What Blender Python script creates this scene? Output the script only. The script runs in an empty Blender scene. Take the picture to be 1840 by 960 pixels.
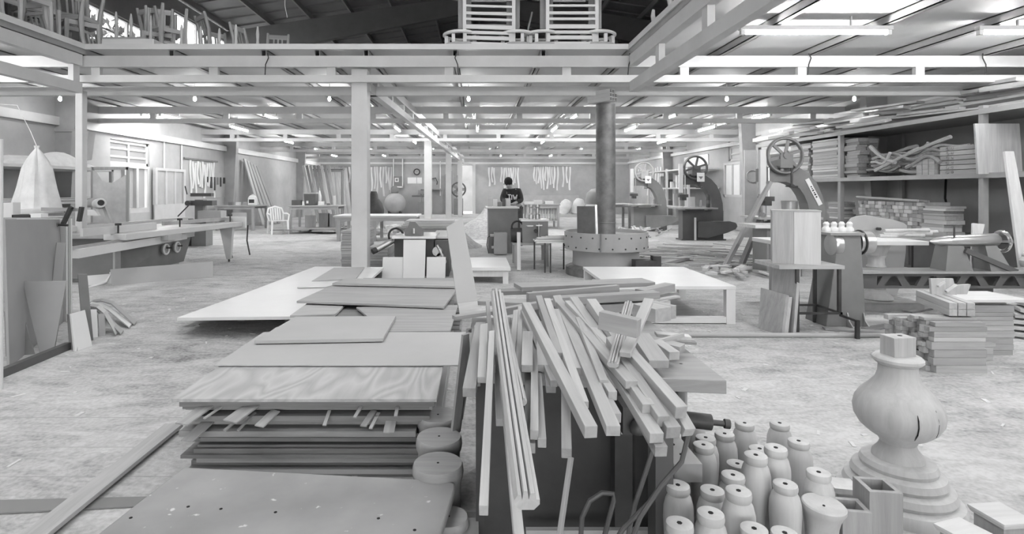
import bpy, bmesh, math, random
from mathutils import Vector as V, Matrix
random.seed(7)
scene = bpy.context.scene
C = scene.collection
# ------------------------------------------------------------------ camera, world, exposure
FPX, VX, VY, CH = 1000.0, 855.0, 342.0, 1.35      # focal length and vanishing point of the 1840x960 frame, camera height
cam = bpy.data.cameras.new('camera'); camo = bpy.data.objects.new('camera', cam); C.objects.link(camo)
camo.location = (0, 0, CH); camo.rotation_euler = (math.pi/2, 0, 0)
cam.sensor_fit = 'HORIZONTAL'; cam.sensor_width = 36; cam.lens = 36*FPX/1840
cam.shift_x = (920-VX)/1840; cam.shift_y = -(480-VY)/1840
cam.clip_start = 0.05; cam.clip_end = 300
scene.camera = camo
scene.view_settings.view_transform = 'Standard'; scene.view_settings.look = 'None'
scene.view_settings.gamma = 1; scene.view_settings.use_curve_mapping = False
scene.view_settings.exposure = 0.32
wld = bpy.data.worlds.new('overcast_sky'); scene.world = wld; wld.use_nodes = True
wld.node_tree.nodes['Background'].inputs[0].default_value = (1, 1, 1, 1)
wld.node_tree.nodes['Background'].inputs[1].default_value = 4.4
TUBE_E = 155.0
scene.cycles.max_bounces = 8; scene.cycles.diffuse_bounces = 5; scene.cycles.caustics_reflective = False; scene.cycles.caustics_refractive = False
scene.cycles.sample_clamp_indirect = 6
# ------------------------------------------------------------------ geometry helpers
def P(x, y, D): return V(((x-VX)/FPX*D, D, CH-(y-VY)/FPX*D))
def dep(y, h=0.0): return (CH-h)*FPX/(y-VY)
def G(x, y, h=0.0): return P(x, y, dep(y, h))
class MB:
    def __init__(s): s.v = []; s.f = []
    def add(s, vs, fs):
        n = len(s.v); s.v += [V(a) for a in vs]; s.f += [tuple(i+n for i in f) for f in fs]; return s
    def hexa(s, p):
        return s.add(p, [(0,3,2,1),(4,5,6,7),(0,1,5,4),(1,2,6,5),(2,3,7,6),(3,0,4,7)])
    def box(s, x0, x1, y0, y1, z0, z1):
        return s.hexa([(x0,y0,z0),(x1,y0,z0),(x1,y1,z0),(x0,y1,z0),(x0,y0,z1),(x1,y0,z1),(x1,y1,z1),(x0,y1,z1)])
    def cb(s, c, sx, sy, sz, rz=0.0):
        M = Matrix.Rotation(rz, 3, 'Z'); c = V(c)
        return s.hexa([c+M@V((a*sx/2,b*sy/2,d*sz/2)) for d in (-1,1) for a,b in ((-1,-1),(1,-1),(1,1),(-1,1))])
    def bar(s, p0, p1, w, t, up=(0,0,1)):
        p0, p1, up = V(p0), V(p1), V(up); d = (p1-p0).normalized(); sd = d.cross(up)
        if sd.length < 1e-4: sd = d.cross(V((1,0,0)))
        sd.normalize(); u = sd.cross(d).normalized()
        return s.hexa([p+sd*a*w/2+u*b*t/2 for p in (p0,p1) for a,b in ((-1,-1),(1,-1),(1,1),(-1,1))])
    def cyl(s, p0, p1, r0, r1=None, n=14, caps=True):
        r1 = r0 if r1 is None else r1
        return s.tube([p0, p1], [r0, r1], n, caps)
    def tube(s, pts, r, n=8, caps=True):
        pts = [V(p) for p in pts]; k = len(pts); rs = r if isinstance(r, (list, tuple)) else [r]*k
        base = len(s.v); u = None
        for i, p in enumerate(pts):
            d = (pts[min(i+1,k-1)]-pts[max(i-1,0)]).normalized()
            if u is None:
                u = d.cross(V((0,0,1)))
                if u.length < 1e-3: u = V((1,0,0))
            u = (u-d*u.dot(d)).normalized(); w = d.cross(u)
            for j in range(n):
                a = 2*math.pi*j/n; s.v.append(p+(u*math.cos(a)+w*math.sin(a))*rs[i])
        for i in range(k-1):
            for j in range(n):
                a = base+i*n+j; b = base+i*n+(j+1) % n
                s.f.append((a, b, b+n, a+n))
        if caps:
            s.f.append(tuple(base+j for j in reversed(range(n)))); s.f.append(tuple(base+(k-1)*n+j for j in range(n)))
        return s
    def lathe(s, prof, n=24, c=(0,0,0), M=None):
        c = V(c); base = len(s.v); k = len(prof)
        for r, z in prof:
            for j in range(n):
                a = 2*math.pi*j/n; p = V((r*math.cos(a), r*math.sin(a), z))
                s.v.append(c+(M@p if M else p))
        for i in range(k-1):
            for j in range(n):
                a = base+i*n+j; b = base+i*n+(j+1) % n
                s.f.append((a, b, b+n, a+n))
        s.f.append(tuple(base+j for j in reversed(range(n)))); s.f.append(tuple(base+(k-1)*n+j for j in range(n)))
        return s
    def prism(s, poly, o, ux, uy, th):
        o, ux, uy = V(o), V(ux), V(uy); nn = ux.cross(uy).normalized()*th; n = len(poly)
        vs = [o+ux*a+uy*b for a,b in poly]; vs += [v+nn for v in vs]
        return s.add(vs, [tuple(reversed(range(n))), tuple(range(n,2*n))]+[(i,(i+1)%n,(i+1)%n+n,i+n) for i in range(n)])
    def strip(s, L, R, o, ux, uy, th):
        """closed solid between two polylines of equal length (for curved flat pieces)"""
        for i in range(len(L)-1):
            s.prism([L[i], R[i], R[i+1], L[i+1]], o, ux, uy, th)
        return s
    def ring(s, c, R, r, axis='y', n=28, m=8, sq=None):
        c = V(c); base = len(s.v)
        for i in range(n):
            a = 2*math.pi*i/n; e = V((math.cos(a),0,math.sin(a))) if axis == 'y' else (V((math.cos(a),math.sin(a),0)) if axis == 'z' else V((0,math.cos(a),math.sin(a))))
            ax = {'y':V((0,1,0)),'z':V((0,0,1)),'x':V((1,0,0))}[axis]
            for j in range(m):
                b = 2*math.pi*j/m+math.pi/m; s.v.append(c+e*(R+r*math.cos(b))+ax*((sq or r)*math.sin(b)))
        for i in range(n):
            for j in range(m):
                i2, j2 = (i+1)%n, (j+1)%m
                s.f.append((base+i*m+j, base+i2*m+j, base+i2*m+j2, base+i*m+j2))
        return s
    def mesh(s, name, sharp=38, off=None):
        me = bpy.data.meshes.new(name)
        me.from_pydata([v-off for v in s.v] if off is not None else s.v, [], s.f)
        bm = bmesh.new(); bm.from_mesh(me); bmesh.ops.recalc_face_normals(bm, faces=bm.faces); bm.to_mesh(me); bm.free()
        me.shade_smooth(); me.set_sharp_from_angle(angle=math.radians(sharp))
        return me
def setp(o, label=None, cat=None, group=None, kind=None):
    if label: o['label'] = label
    if cat: o['category'] = cat
    if group: o['group'] = group
    if kind: o['kind'] = kind
    return o
def thing(name, label, cat, loc=(0,0,0), rz=0.0, group=None, world=False):
    o = bpy.data.objects.new(name, None); C.objects.link(o); o.location = loc; o.rotation_euler = (0,0,rz); o.empty_display_size = .1
    if world: o['_w'] = 1
    return setp(o, label, cat, group)
def part(name, mb, mat, parent, label=None, kind=None, bev=0, loc=None):
    """one mesh part; its vertices are in the thing's own frame (or world for things made with world=True)"""
    root = parent
    while root.parent: root = root.parent
    off = V((0,0,0))
    if root.get('_w'): off = V(root.location)
    me = mb if isinstance(mb, bpy.types.Mesh) else mb.mesh(name, off=off)
    if not me.materials: me.materials.append(M[mat])
    o = bpy.data.objects.new(name, me); C.objects.link(o); o.parent = parent
    if loc is not None: o.location = loc
    if bev: bevel(o, bev)
    return setp(o, label=label, kind=kind)
def bevel(o, w, seg=2):
    m = o.modifiers.new('bevel', 'BEVEL'); m.width = w; m.segments = seg; m.limit_method = 'ANGLE'; m.angle_limit = math.radians(50)
def solo(name, mb, mat, label=None, cat=None, group=None, kind=None, bev=0):
    """a thing (or a piece of the setting) that is one mesh; built in world coordinates, origin put at its base"""
    xs = [v.x for v in mb.v]; ys = [v.y for v in mb.v]; zs = [v.z for v in mb.v]
    off = V(((min(xs)+max(xs))/2, (min(ys)+max(ys))/2, min(zs)))
    me = mb.mesh(name, off=off); me.materials.append(M[mat])
    o = bpy.data.objects.new(name, me); C.objects.link(o); o.location = off
    if bev: bevel(o, bev)
    return setp(o, label, cat, group, kind)
_bars = {}
def barmesh(L, w, t, mat, cut=0.0):
    k = (round(L,3), w, t, mat, cut)
    if k not in _bars:
        b = MB(); h = L/2
        b.hexa([(-h,-w/2,-t/2),(h,-w/2,-t/2),(h-cut,w/2,-t/2),(-h,w/2,-t/2),(-h,-w/2,t/2),(h,-w/2,t/2),(h-cut,w/2,t/2),(-h,w/2,t/2)])
        me = b.mesh('bar'); me.materials.append(M[mat]); _bars[k] = me
    return _bars[k]
def barframe(p0, p1, up=(0,0,1), roll=0.0):
    d = (p1-p0).normalized(); up = V(up); y = up.cross(d)
    if y.length < 1e-3: y = V((0,1,0)).cross(d)
    y.normalize(); z = d.cross(y)
    R = Matrix((d, y, z)).transposed() @ Matrix.Rotation(roll, 3, 'X')
    return Matrix.Translation((p0+p1)/2) @ R.to_4x4()
def stick(name, p0, p1, w, t, mat, label=None, cat=None, group=None, up=(0,0,1), roll=0.0, parent=None, bev=0, cut=0.0, mesh=None):
    """a straight length of timber from p0 to p1 (grain along its length)"""
    p0, p1 = V(p0), V(p1); L = (p1-p0).length
    o = bpy.data.objects.new(name, mesh or barmesh(L, w, t, mat, cut)); C.objects.link(o)
    Mx = barframe(p0, p1, up, roll)
    if parent:
        o.parent = parent
        if parent.get('_w'): Mx = Matrix.Translation(-V(parent.location)) @ Mx
    o.matrix_local = Mx
    if bev: bevel(o, bev)
    return setp(o, label, cat, group)
def copy_tree(root, loc=None, rz=None, label=None, group=None, scale=None):
    r = root.copy(); C.objects.link(r)
    if loc is not None: r.location = loc
    if rz is not None: r.rotation_euler = (0,0,rz)
    if scale is not None: r.scale = (scale,)*3
    setp(r, label, None, group)
    for ch in root.children:
        c = ch.copy(); C.objects.link(c); c.parent = r
        for g in ch.children:
            d = g.copy(); C.objects.link(d); d.parent = c
    return r
# ------------------------------------------------------------------ materials (the photograph is black and white: every material is a grey)
M = {}
ORD = 'first second third fourth fifth sixth seventh eighth ninth tenth eleventh twelfth thirteenth fourteenth fifteenth sixteenth seventeenth eighteenth nineteenth twentieth'.split()
def base_mat(name, rough=.6, metal=0.0, spec=.4):
    m = bpy.data.materials.new(name); m.use_nodes = True; nt = m.node_tree; b = nt.nodes['Principled BSDF']
    b.inputs['Roughness'].default_value = rough; b.inputs['Metallic'].default_value = metal
    b.inputs['Specular IOR Level'].default_value = spec
    M[name] = m
    return m, nt, b
def nd(nt, t, **kw):
    n = nt.nodes.new(t)
    for k, v in kw.items():
        if k in n.inputs: n.inputs[k].default_value = v
        else: setattr(n, k, v)
    return n
def ramp(nt, fac, stops):
    r = nt.nodes.new('ShaderNodeValToRGB'); e = r.color_ramp.elements
    while len(e) < len(stops): e.new(.5)
    for i, (p, g) in enumerate(stops): e[i].position = p; e[i].color = (g, g, g, 1)
    nt.links.new(fac, r.inputs[0]); return r.outputs[0]
def coords(nt, scale=(1,1,1), jitter=True, src='Object'):
    tc = nd(nt, 'ShaderNodeTexCoord'); mp = nd(nt, 'ShaderNodeMapping'); mp.inputs['Scale'].default_value = scale
    nt.links.new(tc.outputs[src], mp.inputs['Vector'])
    if jitter:
        oi = nd(nt, 'ShaderNodeObjectInfo'); mu = nd(nt, 'ShaderNodeMath', operation='MULTIPLY'); mu.inputs[1].default_value = 37.0
        nt.links.new(oi.outputs['Random'], mu.inputs[0])
        nt.links.new(mu.outputs[0], mp.inputs['Location'])
    return mp.outputs[0]
def vary(nt, col, amt):
    """each object its own tone"""
    oi = nd(nt, 'ShaderNodeObjectInfo'); mr = nd(nt, 'ShaderNodeMapRange'); mr.inputs[3].default_value = 1-amt; mr.inputs[4].default_value = 1+amt
    nt.links.new(oi.outputs['Random'], mr.inputs[0])
    mx = nd(nt, 'ShaderNodeMix', data_type='RGBA', blend_type='MULTIPLY'); mx.inputs[0].default_value = 1
    nt.links.new(col, mx.inputs[6]); nt.links.new(mr.outputs[0], mx.inputs[7]); return mx.outputs[2]
def wood(name, g, contrast=.22, axis='x', scale=1.0, rough=.6, amt=.1, rings=False):
    m, nt, b = base_mat(name, rough)
    st = {'x':(1.2,16,16), 'y':(16,1.2,16), 'z':(16,16,1.2)}[axis]
    co = coords(nt, tuple(a*scale for a in st))
    n1 = nd(nt, 'ShaderNodeTexNoise', Scale=1.6, Detail=5.0, Roughness=.62, Distortion=.6); nt.links.new(co, n1.inputs['Vector'])
    fac = n1.outputs['Fac']
    if rings:
        co2 = coords(nt, {'x':(.7,2.6,2.6),'y':(2.6,.7,2.6),'z':(2.6,2.6,.7)}[axis])
        n2 = nd(nt, 'ShaderNodeTexNoise', Scale=1.5, Detail=1.5, Distortion=.3); nt.links.new(co2, n2.inputs['Vector'])
        mu = nd(nt, 'ShaderNodeMath', operation='MULTIPLY'); mu.inputs[1].default_value = 22.0; nt.links.new(n2.outputs['Fac'], mu.inputs[0])
        fr = nd(nt, 'ShaderNodeMath', operation='PINGPONG'); fr.inputs[1].default_value = 1.0; nt.links.new(mu.outputs[0], fr.inputs[0])
        mxx = nd(nt, 'ShaderNodeMix', data_type='FLOAT'); mxx.inputs[0].default_value = .45
        nt.links.new(n1.outputs['Fac'], mxx.inputs[2]); nt.links.new(fr.outputs[0], mxx.inputs[3]); fac = mxx.outputs[0]
    col = ramp(nt, fac, [(.28, g*(1-contrast)), (.72, min(1, g*(1+contrast*.6)))])
    nt.links.new(vary(nt, col, amt), b.inputs['Base Color'])
    bp = nd(nt, 'ShaderNodeBump', Strength=.12, Distance=.01); nt.links.new(n1.outputs['Fac'], bp.inputs['Height']); nt.links.new(bp.outputs[0], b.inputs['Normal'])
def paint(name, g, rough=.5, metal=0.0, dirt=.15, scale=3.0, amt=.04, bump=.0, detail=5.0, spec=.4):
    m, nt, b = base_mat(name, rough, metal, spec)
    co = coords(nt, (1,1,1)); n1 = nd(nt, 'ShaderNodeTexNoise', Scale=scale, Detail=detail, Roughness=.6); nt.links.new(co, n1.inputs['Vector'])
    col = ramp(nt, n1.outputs['Fac'], [(.3, g*(1-dirt)), (.65, min(1, g*(1+dirt*.4)))])
    nt.links.new(vary(nt, col, amt), b.inputs['Base Color'])
    if bump:
        bp = nd(nt, 'ShaderNodeBump', Strength=bump, Distance=.02); nt.links.new(n1.outputs['Fac'], bp.inputs['Height']); nt.links.new(bp.outputs[0], b.inputs['Normal'])
for ax in 'xyz':
    wood('wood_light_'+ax, .43, .2, ax); wood('wood_mid_'+ax, .34, .22, ax); wood('wood_dark_'+ax, .23, .28, ax); wood('wood_pale_'+ax, .62, .12, ax)
wood('template_wood', .74, .08, 'z')
wood('ply_figured', .44, .18, 'y', .8, .5, .03, rings=True)
wood('turned_wood', .50, .14, 'z', .8, .5, .05)
wood('turned_wood_dark', .34, .2, 'x', .8, .55, .05)
paint('floor_dust', .6, .85, 0, .2, 2.0)
paint('mdf', .33, .6, 0, .08, 2.0, .08); paint('mdf_pale', .41, .6, 0, .06, 2.0, .05)
paint('laminate', .68, .35, 0, .04); paint('steel_paint', .54, .45, 0, .12, 1.5, .03); paint('steel_pale', .62, .45, 0, .1, 1.5, .03)
paint('plaster', .42, .9, 0, .16, 1.2, 0, .15, 8); paint('ceiling_panel', .66, .7, 0, .08, .6, 0)
paint('roof_sheet', .30, .6, .2, .15, .8, 0); paint('roof_steel', .18, .5, .2, .12, 2); paint('joist_steel', .36, .5, .2, .15, 2)
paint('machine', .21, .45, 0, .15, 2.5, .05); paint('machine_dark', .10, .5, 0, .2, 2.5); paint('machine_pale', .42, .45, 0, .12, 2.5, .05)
paint('iron', .075, .5, .5, .3, 6); paint('black', .045, .55, 0, .3, 5); paint('rust', .20, .55, .4, .45, 5, .02, .1, 8)
paint('bare_metal', .55, .3, .85, .12, 6); paint('chrome', .7, .18, 1.0, .06, 6); paint('cloth', .74, .9, 0, .14, 5, .04, .2)
paint('cloth_dark', .035, .95, 0, .3, 9); paint('skin', .34, .6, 0, .1, 9); paint('hair', .015, .8, 0, .3, 30); paint('white_plastic', .8, .35, 0, .05)
paint('paper', .82, .8, 0, .05); paint('rubber', .03, .6, 0, .2); paint('sawdust', .40, .95, 0, .3, 14, 0, .5, 8); paint('bark', .1, .9, 0, .4, 8); paint('leaf', .16, .7, 0, .4, 3, .3)
paint('trouser', .10, .9, 0, .2, 9); paint('stone', .45, .85, 0, .2, 5); paint('hole', .012, .9, 0, 0)
def glass(name, g=.9):
    m, nt, b = base_mat(name, .12); b.inputs['Base Color'].default_value = (g,g,g,1); b.inputs['Transmission Weight'].default_value = .0
    tr = nd(nt, 'ShaderNodeBsdfTranslucent'); tr.inputs[0].default_value = (.5,.5,.5,1); tp = nd(nt, 'ShaderNodeBsdfTransparent'); tp.inputs[0].default_value = (.2,.2,.2,1)
    mx = nd(nt, 'ShaderNodeMixShader', Fac=.45); nt.links.new(tr.outputs[0], mx.inputs[1]); nt.links.new(tp.outputs[0], mx.inputs[2])
    mx2 = nd(nt, 'ShaderNodeMixShader', Fac=.88); nt.links.new(b.outputs[0], mx2.inputs[1]); nt.links.new(mx.outputs[0], mx2.inputs[2])
    nt.links.new(mx2.outputs[0], nt.nodes['Material Output'].inputs[0])
glass('frosted_glass')
def clear(name):
    m, nt, b = base_mat(name, .05); tp = nd(nt, 'ShaderNodeBsdfTransparent'); tp.inputs[0].default_value = (.92,.92,.92,1)
    b.inputs['Base Color'].default_value = (.8,.8,.8,1)
    mx = nd(nt, 'ShaderNodeMixShader', Fac=.88); nt.links.new(b.outputs[0], mx.inputs[1]); nt.links.new(tp.outputs[0], mx.inputs[2]); nt.links.new(mx.outputs[0], nt.nodes['Material Output'].inputs[0])
clear('clear_glass')
def lit(name, s):
    m, nt, b = base_mat(name); b.inputs['Base Color'].default_value = (1,1,1,1); b.inputs['Emission Color'].default_value = (1,1,1,1); b.inputs['Emission Strength'].default_value = s
lit('tube_glow', TUBE_E); lit('bulb_glow', 300.0)
def floor_mat():
    m, nt, b = base_mat('floor', .85)
    co = coords(nt, (1,1,1), False)
    a = nd(nt, 'ShaderNodeTexNoise', Scale=.55, Detail=6.0, Roughness=.62, Distortion=.5); nt.links.new(co, a.inputs['Vector'])
    co2 = coords(nt, (1.6,3.6,1), False)
    s = nd(nt, 'ShaderNodeTexNoise', Scale=1.7, Detail=9.0, Roughness=.68, Distortion=1.1); nt.links.new(co2, s.inputs['Vector'])
    f = nd(nt, 'ShaderNodeTexNoise', Scale=42.0, Detail=5.0); nt.links.new(co, f.inputs['Vector'])
    mx = nd(nt, 'ShaderNodeMix', data_type='FLOAT'); mx.inputs[0].default_value = .55; nt.links.new(a.outputs['Fac'], mx.inputs[2]); nt.links.new(s.outputs['Fac'], mx.inputs[3])
    mx2 = nd(nt, 'ShaderNodeMix', data_type='FLOAT'); mx2.inputs[0].default_value = .24; nt.links.new(mx.outputs[0], mx2.inputs[2]); nt.links.new(f.outputs['Fac'], mx2.inputs[3])
    col = ramp(nt, mx2.outputs[0], [(.36,.17),(.43,.33),(.50,.45),(.60,.58)])
    nt.links.new(col, b.inputs['Base Color'])
    bp = nd(nt, 'ShaderNodeBump', Strength=.7, Distance=.03); nt.links.new(mx2.outputs[0], bp.inputs['Height']); nt.links.new(bp.outputs[0], b.inputs['Normal'])
floor_mat()
def worn_panel():
    m, nt, b = base_mat('worn_panel', .42)
    co = coords(nt, (1,1,1), False)
    a = nd(nt, 'ShaderNodeTexNoise', Scale=3.0, Detail=5.0); nt.links.new(co, a.inputs['Vector'])
    s = nd(nt, 'ShaderNodeTexVoronoi', Scale=9.0); nt.links.new(co, s.inputs['Vector'])
    n = nd(nt, 'ShaderNodeTexNoise', Scale=22.0, Detail=4.0); nt.links.new(co, n.inputs['Vector'])
    spl = ramp(nt, n.outputs['Fac'], [(.68,0),(.73,1)])
    c1 = ramp(nt, a.outputs['Fac'], [(.3,.24),(.7,.36)])
    mx = nd(nt, 'ShaderNodeMix', data_type='RGBA'); nt.links.new(spl, mx.inputs[0]); nt.links.new(c1, mx.inputs[6]); mx.inputs[7].default_value = (.62,.62,.62,1)
    nt.links.new(mx.outputs[2], b.inputs['Base Color'])
worn_panel()
# ------------------------------------------------------------------ the shell
Y0, Y1, XL, XR = -7.0, 32.0, -9.0, 8.8
solo('floor', MB().box(XL-6, XR+6, Y0-6, Y1+6, -.1, 0), 'floor', kind='structure')
flo = bpy.data.objects['floor']
for yy, xa, xb in ((2.62,-4.2,-.2),(2.92,-4.6,-1.3),(3.3,-5.0,-1.4)): part('floor_seam', MB().box(xa,xb,yy,yy+.005,.1,.1008), 'joist_steel', flo).location = (-flo.location.x, -flo.location.y, 0)
def holed(a0, a1, z0, z1, holes):
    """rectangles that fill a wall around its holes"""
    us = sorted({a0, a1, *[h[0] for h in holes], *[h[1] for h in holes]}); out = []
    for i in range(len(us)-1):
        m = (us[i]+us[i+1])/2; zs = sorted([(h[2], h[3]) for h in holes if h[0] < m < h[1]]); z = z0
        for b0, b1 in zs:
            if b0 > z: out.append((us[i], us[i+1], z, b0))
            z = b1
        if z < z1: out.append((us[i], us[i+1], z, z1))
    return out
b = MB()
LH = [(13.7,15.35,.75,2.62),(12.3,15.6,4.85,5.75),(16.6,25.4,4.5,6.75)]
for y0,y1,z0,z1 in holed(Y0, Y1, 0, 7.1, LH): b.box(XL-.2, XL, y0, y1, z0, z1)
solo('wall_left', b, 'plaster', kind='structure')
b = MB()
for y0,y1,z0,z1 in holed(Y0, Y1, 0, 7.1, [(17.15,19.4,2.36,3.05)]): b.box(XR, XR+.2, y0, y1, z0, z1)
solo('wall_right', b, 'plaster', kind='structure')
b = MB()
for x0,x1,z0,z1 in holed(XL, XR, 0, 8.6, [(-.98,-.2,0,2.78)]): b.box(x0, x1, Y1, Y1+.2, z0, z1)
solo('wall_back', b, 'plaster', kind='structure')
solo('wall_yard', MB().box(-3, 2, 36, 36.2, 0, 3.6), 'plaster', kind='structure')
def struct_e(name):
    o = thing(name, None, None, world=True); o['kind'] = 'structure'; return o
# the doorway in the back wall
d = struct_e('door_1'); d.location = (-.59, Y1, 0)
part('door_frame', MB().box(-1.06,-.98,Y1-.06,Y1,0,2.86), 'steel_pale', d); part('door_frame', MB().box(-.2,-.02,Y1-.1,Y1,0,2.86), 'steel_pale', d); part('door_head', MB().box(-.98,-.2,Y1-.06,Y1,2.78,2.86), 'steel_pale', d)
# windows
def window(name, side, y0, y1, z0, z1, ny, nz, mat='frosted_glass', bar=.05):
    x = XL-.1 if side < 0 else XR+.1
    w = struct_e(name); w.location = (x, (y0+y1)/2, z0)
    f = MB()
    for y in (y0, y1): f.box(x-.05, x+.05, y-bar, y+bar, z0, z1)
    for z in (z0, z1): f.box(x-.05, x+.05, y0, y1, z-bar, z+bar)
    part('window_frame', f, 'steel_paint', w)
    for i in range(1, ny): y = y0+(y1-y0)*i/ny; part('mullion', MB().box(x-.04, x+.04, y-bar/2, y+bar/2, z0, z1), 'steel_paint', w)
    for i in range(1, nz): z = z0+(z1-z0)*i/nz; part('glazing_bar', MB().box(x-.035, x+.035, y0, y1, z-bar/3, z+bar/3), 'steel_paint', w)
    for i in range(ny):
        for j in range(nz):
            part('pane', MB().box(x-.004, x+.004, y0+(y1-y0)*i/ny, y0+(y1-y0)*(i+1)/ny, z0+(z1-z0)*j/nz, z0+(z1-z0)*(j+1)/nz), mat, w)
window('window_1', -1, 13.7, 15.35, 2.0, 2.62, 2, 3, bar=.075)
window('window_2', -1, 12.3, 15.6, 4.85, 5.75, 3, 2, 'clear_glass')
window('window_3', -1, 16.6, 25.4, 4.5, 6.75, 6, 2, 'clear_glass')
window('window_4', 1, 17.15, 19.4, 2.36, 3.05, 2, 3, bar=.075)
# glazed panels in the left wall below window 1
w = struct_e('window_5'); w.location = (XL-.08, 14.5, .75)
part('window_frame', MB().box(XL-.12, XL, 13.7, 15.35, .75, .88).box(XL-.12, XL, 13.7, 15.35, 1.93, 2.0).box(XL-.12, XL, 13.7, 13.8, .88, 1.93).box(XL-.12, XL, 15.27, 15.35, .88, 1.93), 'steel_paint', w)
for i in range(3):
    y = 13.8+i*.49
    part('pane', MB().box(XL-.07, XL-.06, y+.05, y+.44, .88, 1.93), 'frosted_glass', w)
    if i: part('mullion', MB().box(XL-.12, XL+.02, y-.05, y+.05, .88, 1.93), 'steel_paint', w)
# roof
RZ = lambda x: 7.2+(9.2-abs(x))*.152
for nm, s in (('roof_left', -1), ('roof_right', 1)):
    n = 46; vs = []; fs = []
    ys = [Y0-.5, Y1+.3]
    b = MB()
    SK = (1.3,4.9,-5.0,7.6)     # skylight strip over the open well
    for i in range(n):          # folded trapezoid sheet
        y0 = Y0-.5+(Y1-Y0+.8)*i/n; y1 = Y0-.5+(Y1-Y0+.8)*(i+1)/n; ym = y0+(y1-y0)*.7
        for (ya, yb, dz) in ((y0, ym, 0), (ym, y1, .05)):
            for xa, xb in ([(0,SK[0]),(SK[1],9.4)] if SK[2] < (ya+yb)/2 < SK[3] else [(0,9.4)]):
                b.hexa([(s*xa,ya,RZ(xa)+dz),(s*xb,ya,RZ(xb)+dz),(s*xb,yb,RZ(xb)+dz),(s*xa,yb,RZ(xa)+dz),(s*xa,ya,RZ(xa)+dz+.06),(s*xb,ya,RZ(xb)+dz+.06),(s*xb,yb,RZ(xb)+dz+.06),(s*xa,yb,RZ(xa)+dz+.06)])
    r = solo(nm, b, 'roof_sheet', kind='structure')
    for k in range(7):
        x = s*(.15+1.45*k)
        if abs(x) < 9.1: stick('purlin', (x, Y0, RZ(x)-.09), (x, Y1, RZ(x)-.09), .06, .18, 'joist_steel', parent=None)['kind'] = 'structure'
for s in (-1, 1):           # translucent roof sheets over the open well
    w = struct_e('window_%d' % (6 if s < 0 else 7)); w.location = (s*3.1, 1.3, RZ(3.1))
    for k in range(6):
        ya = -5.1+k*2.15; b = MB(); b.hexa([(s*1.25,ya,RZ(1.25)+.06),(s*4.95,ya,RZ(4.95)+.06),(s*4.95,ya+2.12,RZ(4.95)+.06),(s*1.25,ya+2.12,RZ(1.25)+.06),(s*1.25,ya,RZ(1.25)+.07),(s*4.95,ya,RZ(4.95)+.07),(s*4.95,ya+2.12,RZ(4.95)+.07),(s*1.25,ya+2.12,RZ(1.25)+.07)])
        part('pane', b, 'clear_glass', w)
b = MB()
for x0,x1,z0,z1 in holed(XL, XR, 0, 8.6, [(-4.0,4.0,0,3.6)]): b.box(x0, x1, Y0-.2, Y0, z0, z1)
solo('wall_front', b, 'plaster', kind='structure')
for k, yy in enumerate((4.0, 12.0, 20.0, 28.0)):
    b = MB()
    for s in (-1, 1):
        b.hexa([(0,yy-.09,7.75),(s*8.9,yy-.09,6.05),(s*8.9,yy+.09,6.05),(0,yy+.09,7.75),(0,yy-.09,8.38),(s*8.9,yy-.09,7.03),(s*8.9,yy+.09,7.03),(0,yy+.09,8.38)])
    solo('trim_rafter', b, 'roof_steel', kind='structure')
for s, ys in ((-1, (12.0, 20.0, 28.0)), (1, (12.0, 17.6, 25.0))):
    for yy in ys:
        x = XL if s < 0 else XR
        b = MB(); o = x-s*.02
        b.hexa([(x,yy-.1,0),(x-s*.28,yy-.1,0),(x-s*.28,yy+.1,0),(x,yy+.1,0),(x,yy-.1,6.6),(x-s*.62,yy-.1,6.6),(x-s*.62,yy+.1,6.6),(x,yy+.1,6.6)])
        solo('trim_wall_column', b, 'joist_steel', kind='structure')
# mezzanine deck: the ceiling of the low part, with an open well where the camera stands
WL, WR, WY = -5.85, 2.32, 8.3
deck = solo('ceiling', MB().box(XL, XR, WY, Y1, 3.46, 3.52).box(XL, WL, Y0, WY, 3.46, 3.52).box(WR, XR, Y0, WY, 3.46, 3.52), 'ceiling_panel', kind='structure')
joists = [-8.5,-7.2,-5.85,-4.55,-3.17,-2.37,-1.64,-.31,1.01,2.32,3.65,4.98,6.3,7.6]
for x in joists:
    y0 = WY+.02 if WL < x < WR else Y0
    b = MB(); t = .012
    b.box(x-.04, x+.04, y0, Y1, 3.446, 3.459).box(x-.04, x+.04, y0, Y1, 3.35, 3.362).box(x-.04, x-.04+t, y0, Y1, 3.35, 3.459).box(x+.04-t, x+.04, y0, Y1, 3.35, 3.459)
    solo('trim_joist', b, 'joist_steel', kind='structure')
solo('trim_1', MB().box(WL-.1, WR+.06, WY-.06, WY+.02, 3.44, 3.52), 'steel_pale', kind='structure')
solo('trim_2', MB().box(WR-.06, WR+.02, Y0, WY-.06, 3.44, 3.52), 'steel_pale', kind='structure')
solo('trim_3', MB().box(WL-.04, WL+.06, Y0, WY-.06, 3.44, 3.52), 'steel_pale', kind='structure')
solo('trim_4', MB().box(XL, XR, Y1-.08, Y1, 2.84, 2.96), 'steel_pale', kind='structure')
solo('trim_5', MB().box(XL, XL+.1, 8.6, Y1-.08, 2.74, 2.92), 'steel_pale', kind='structure')
solo('trim_6', MB().box(XR-.1, XR, 12.3, Y1-.08, 2.86, 2.98), 'steel_pale', kind='structure')
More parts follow.
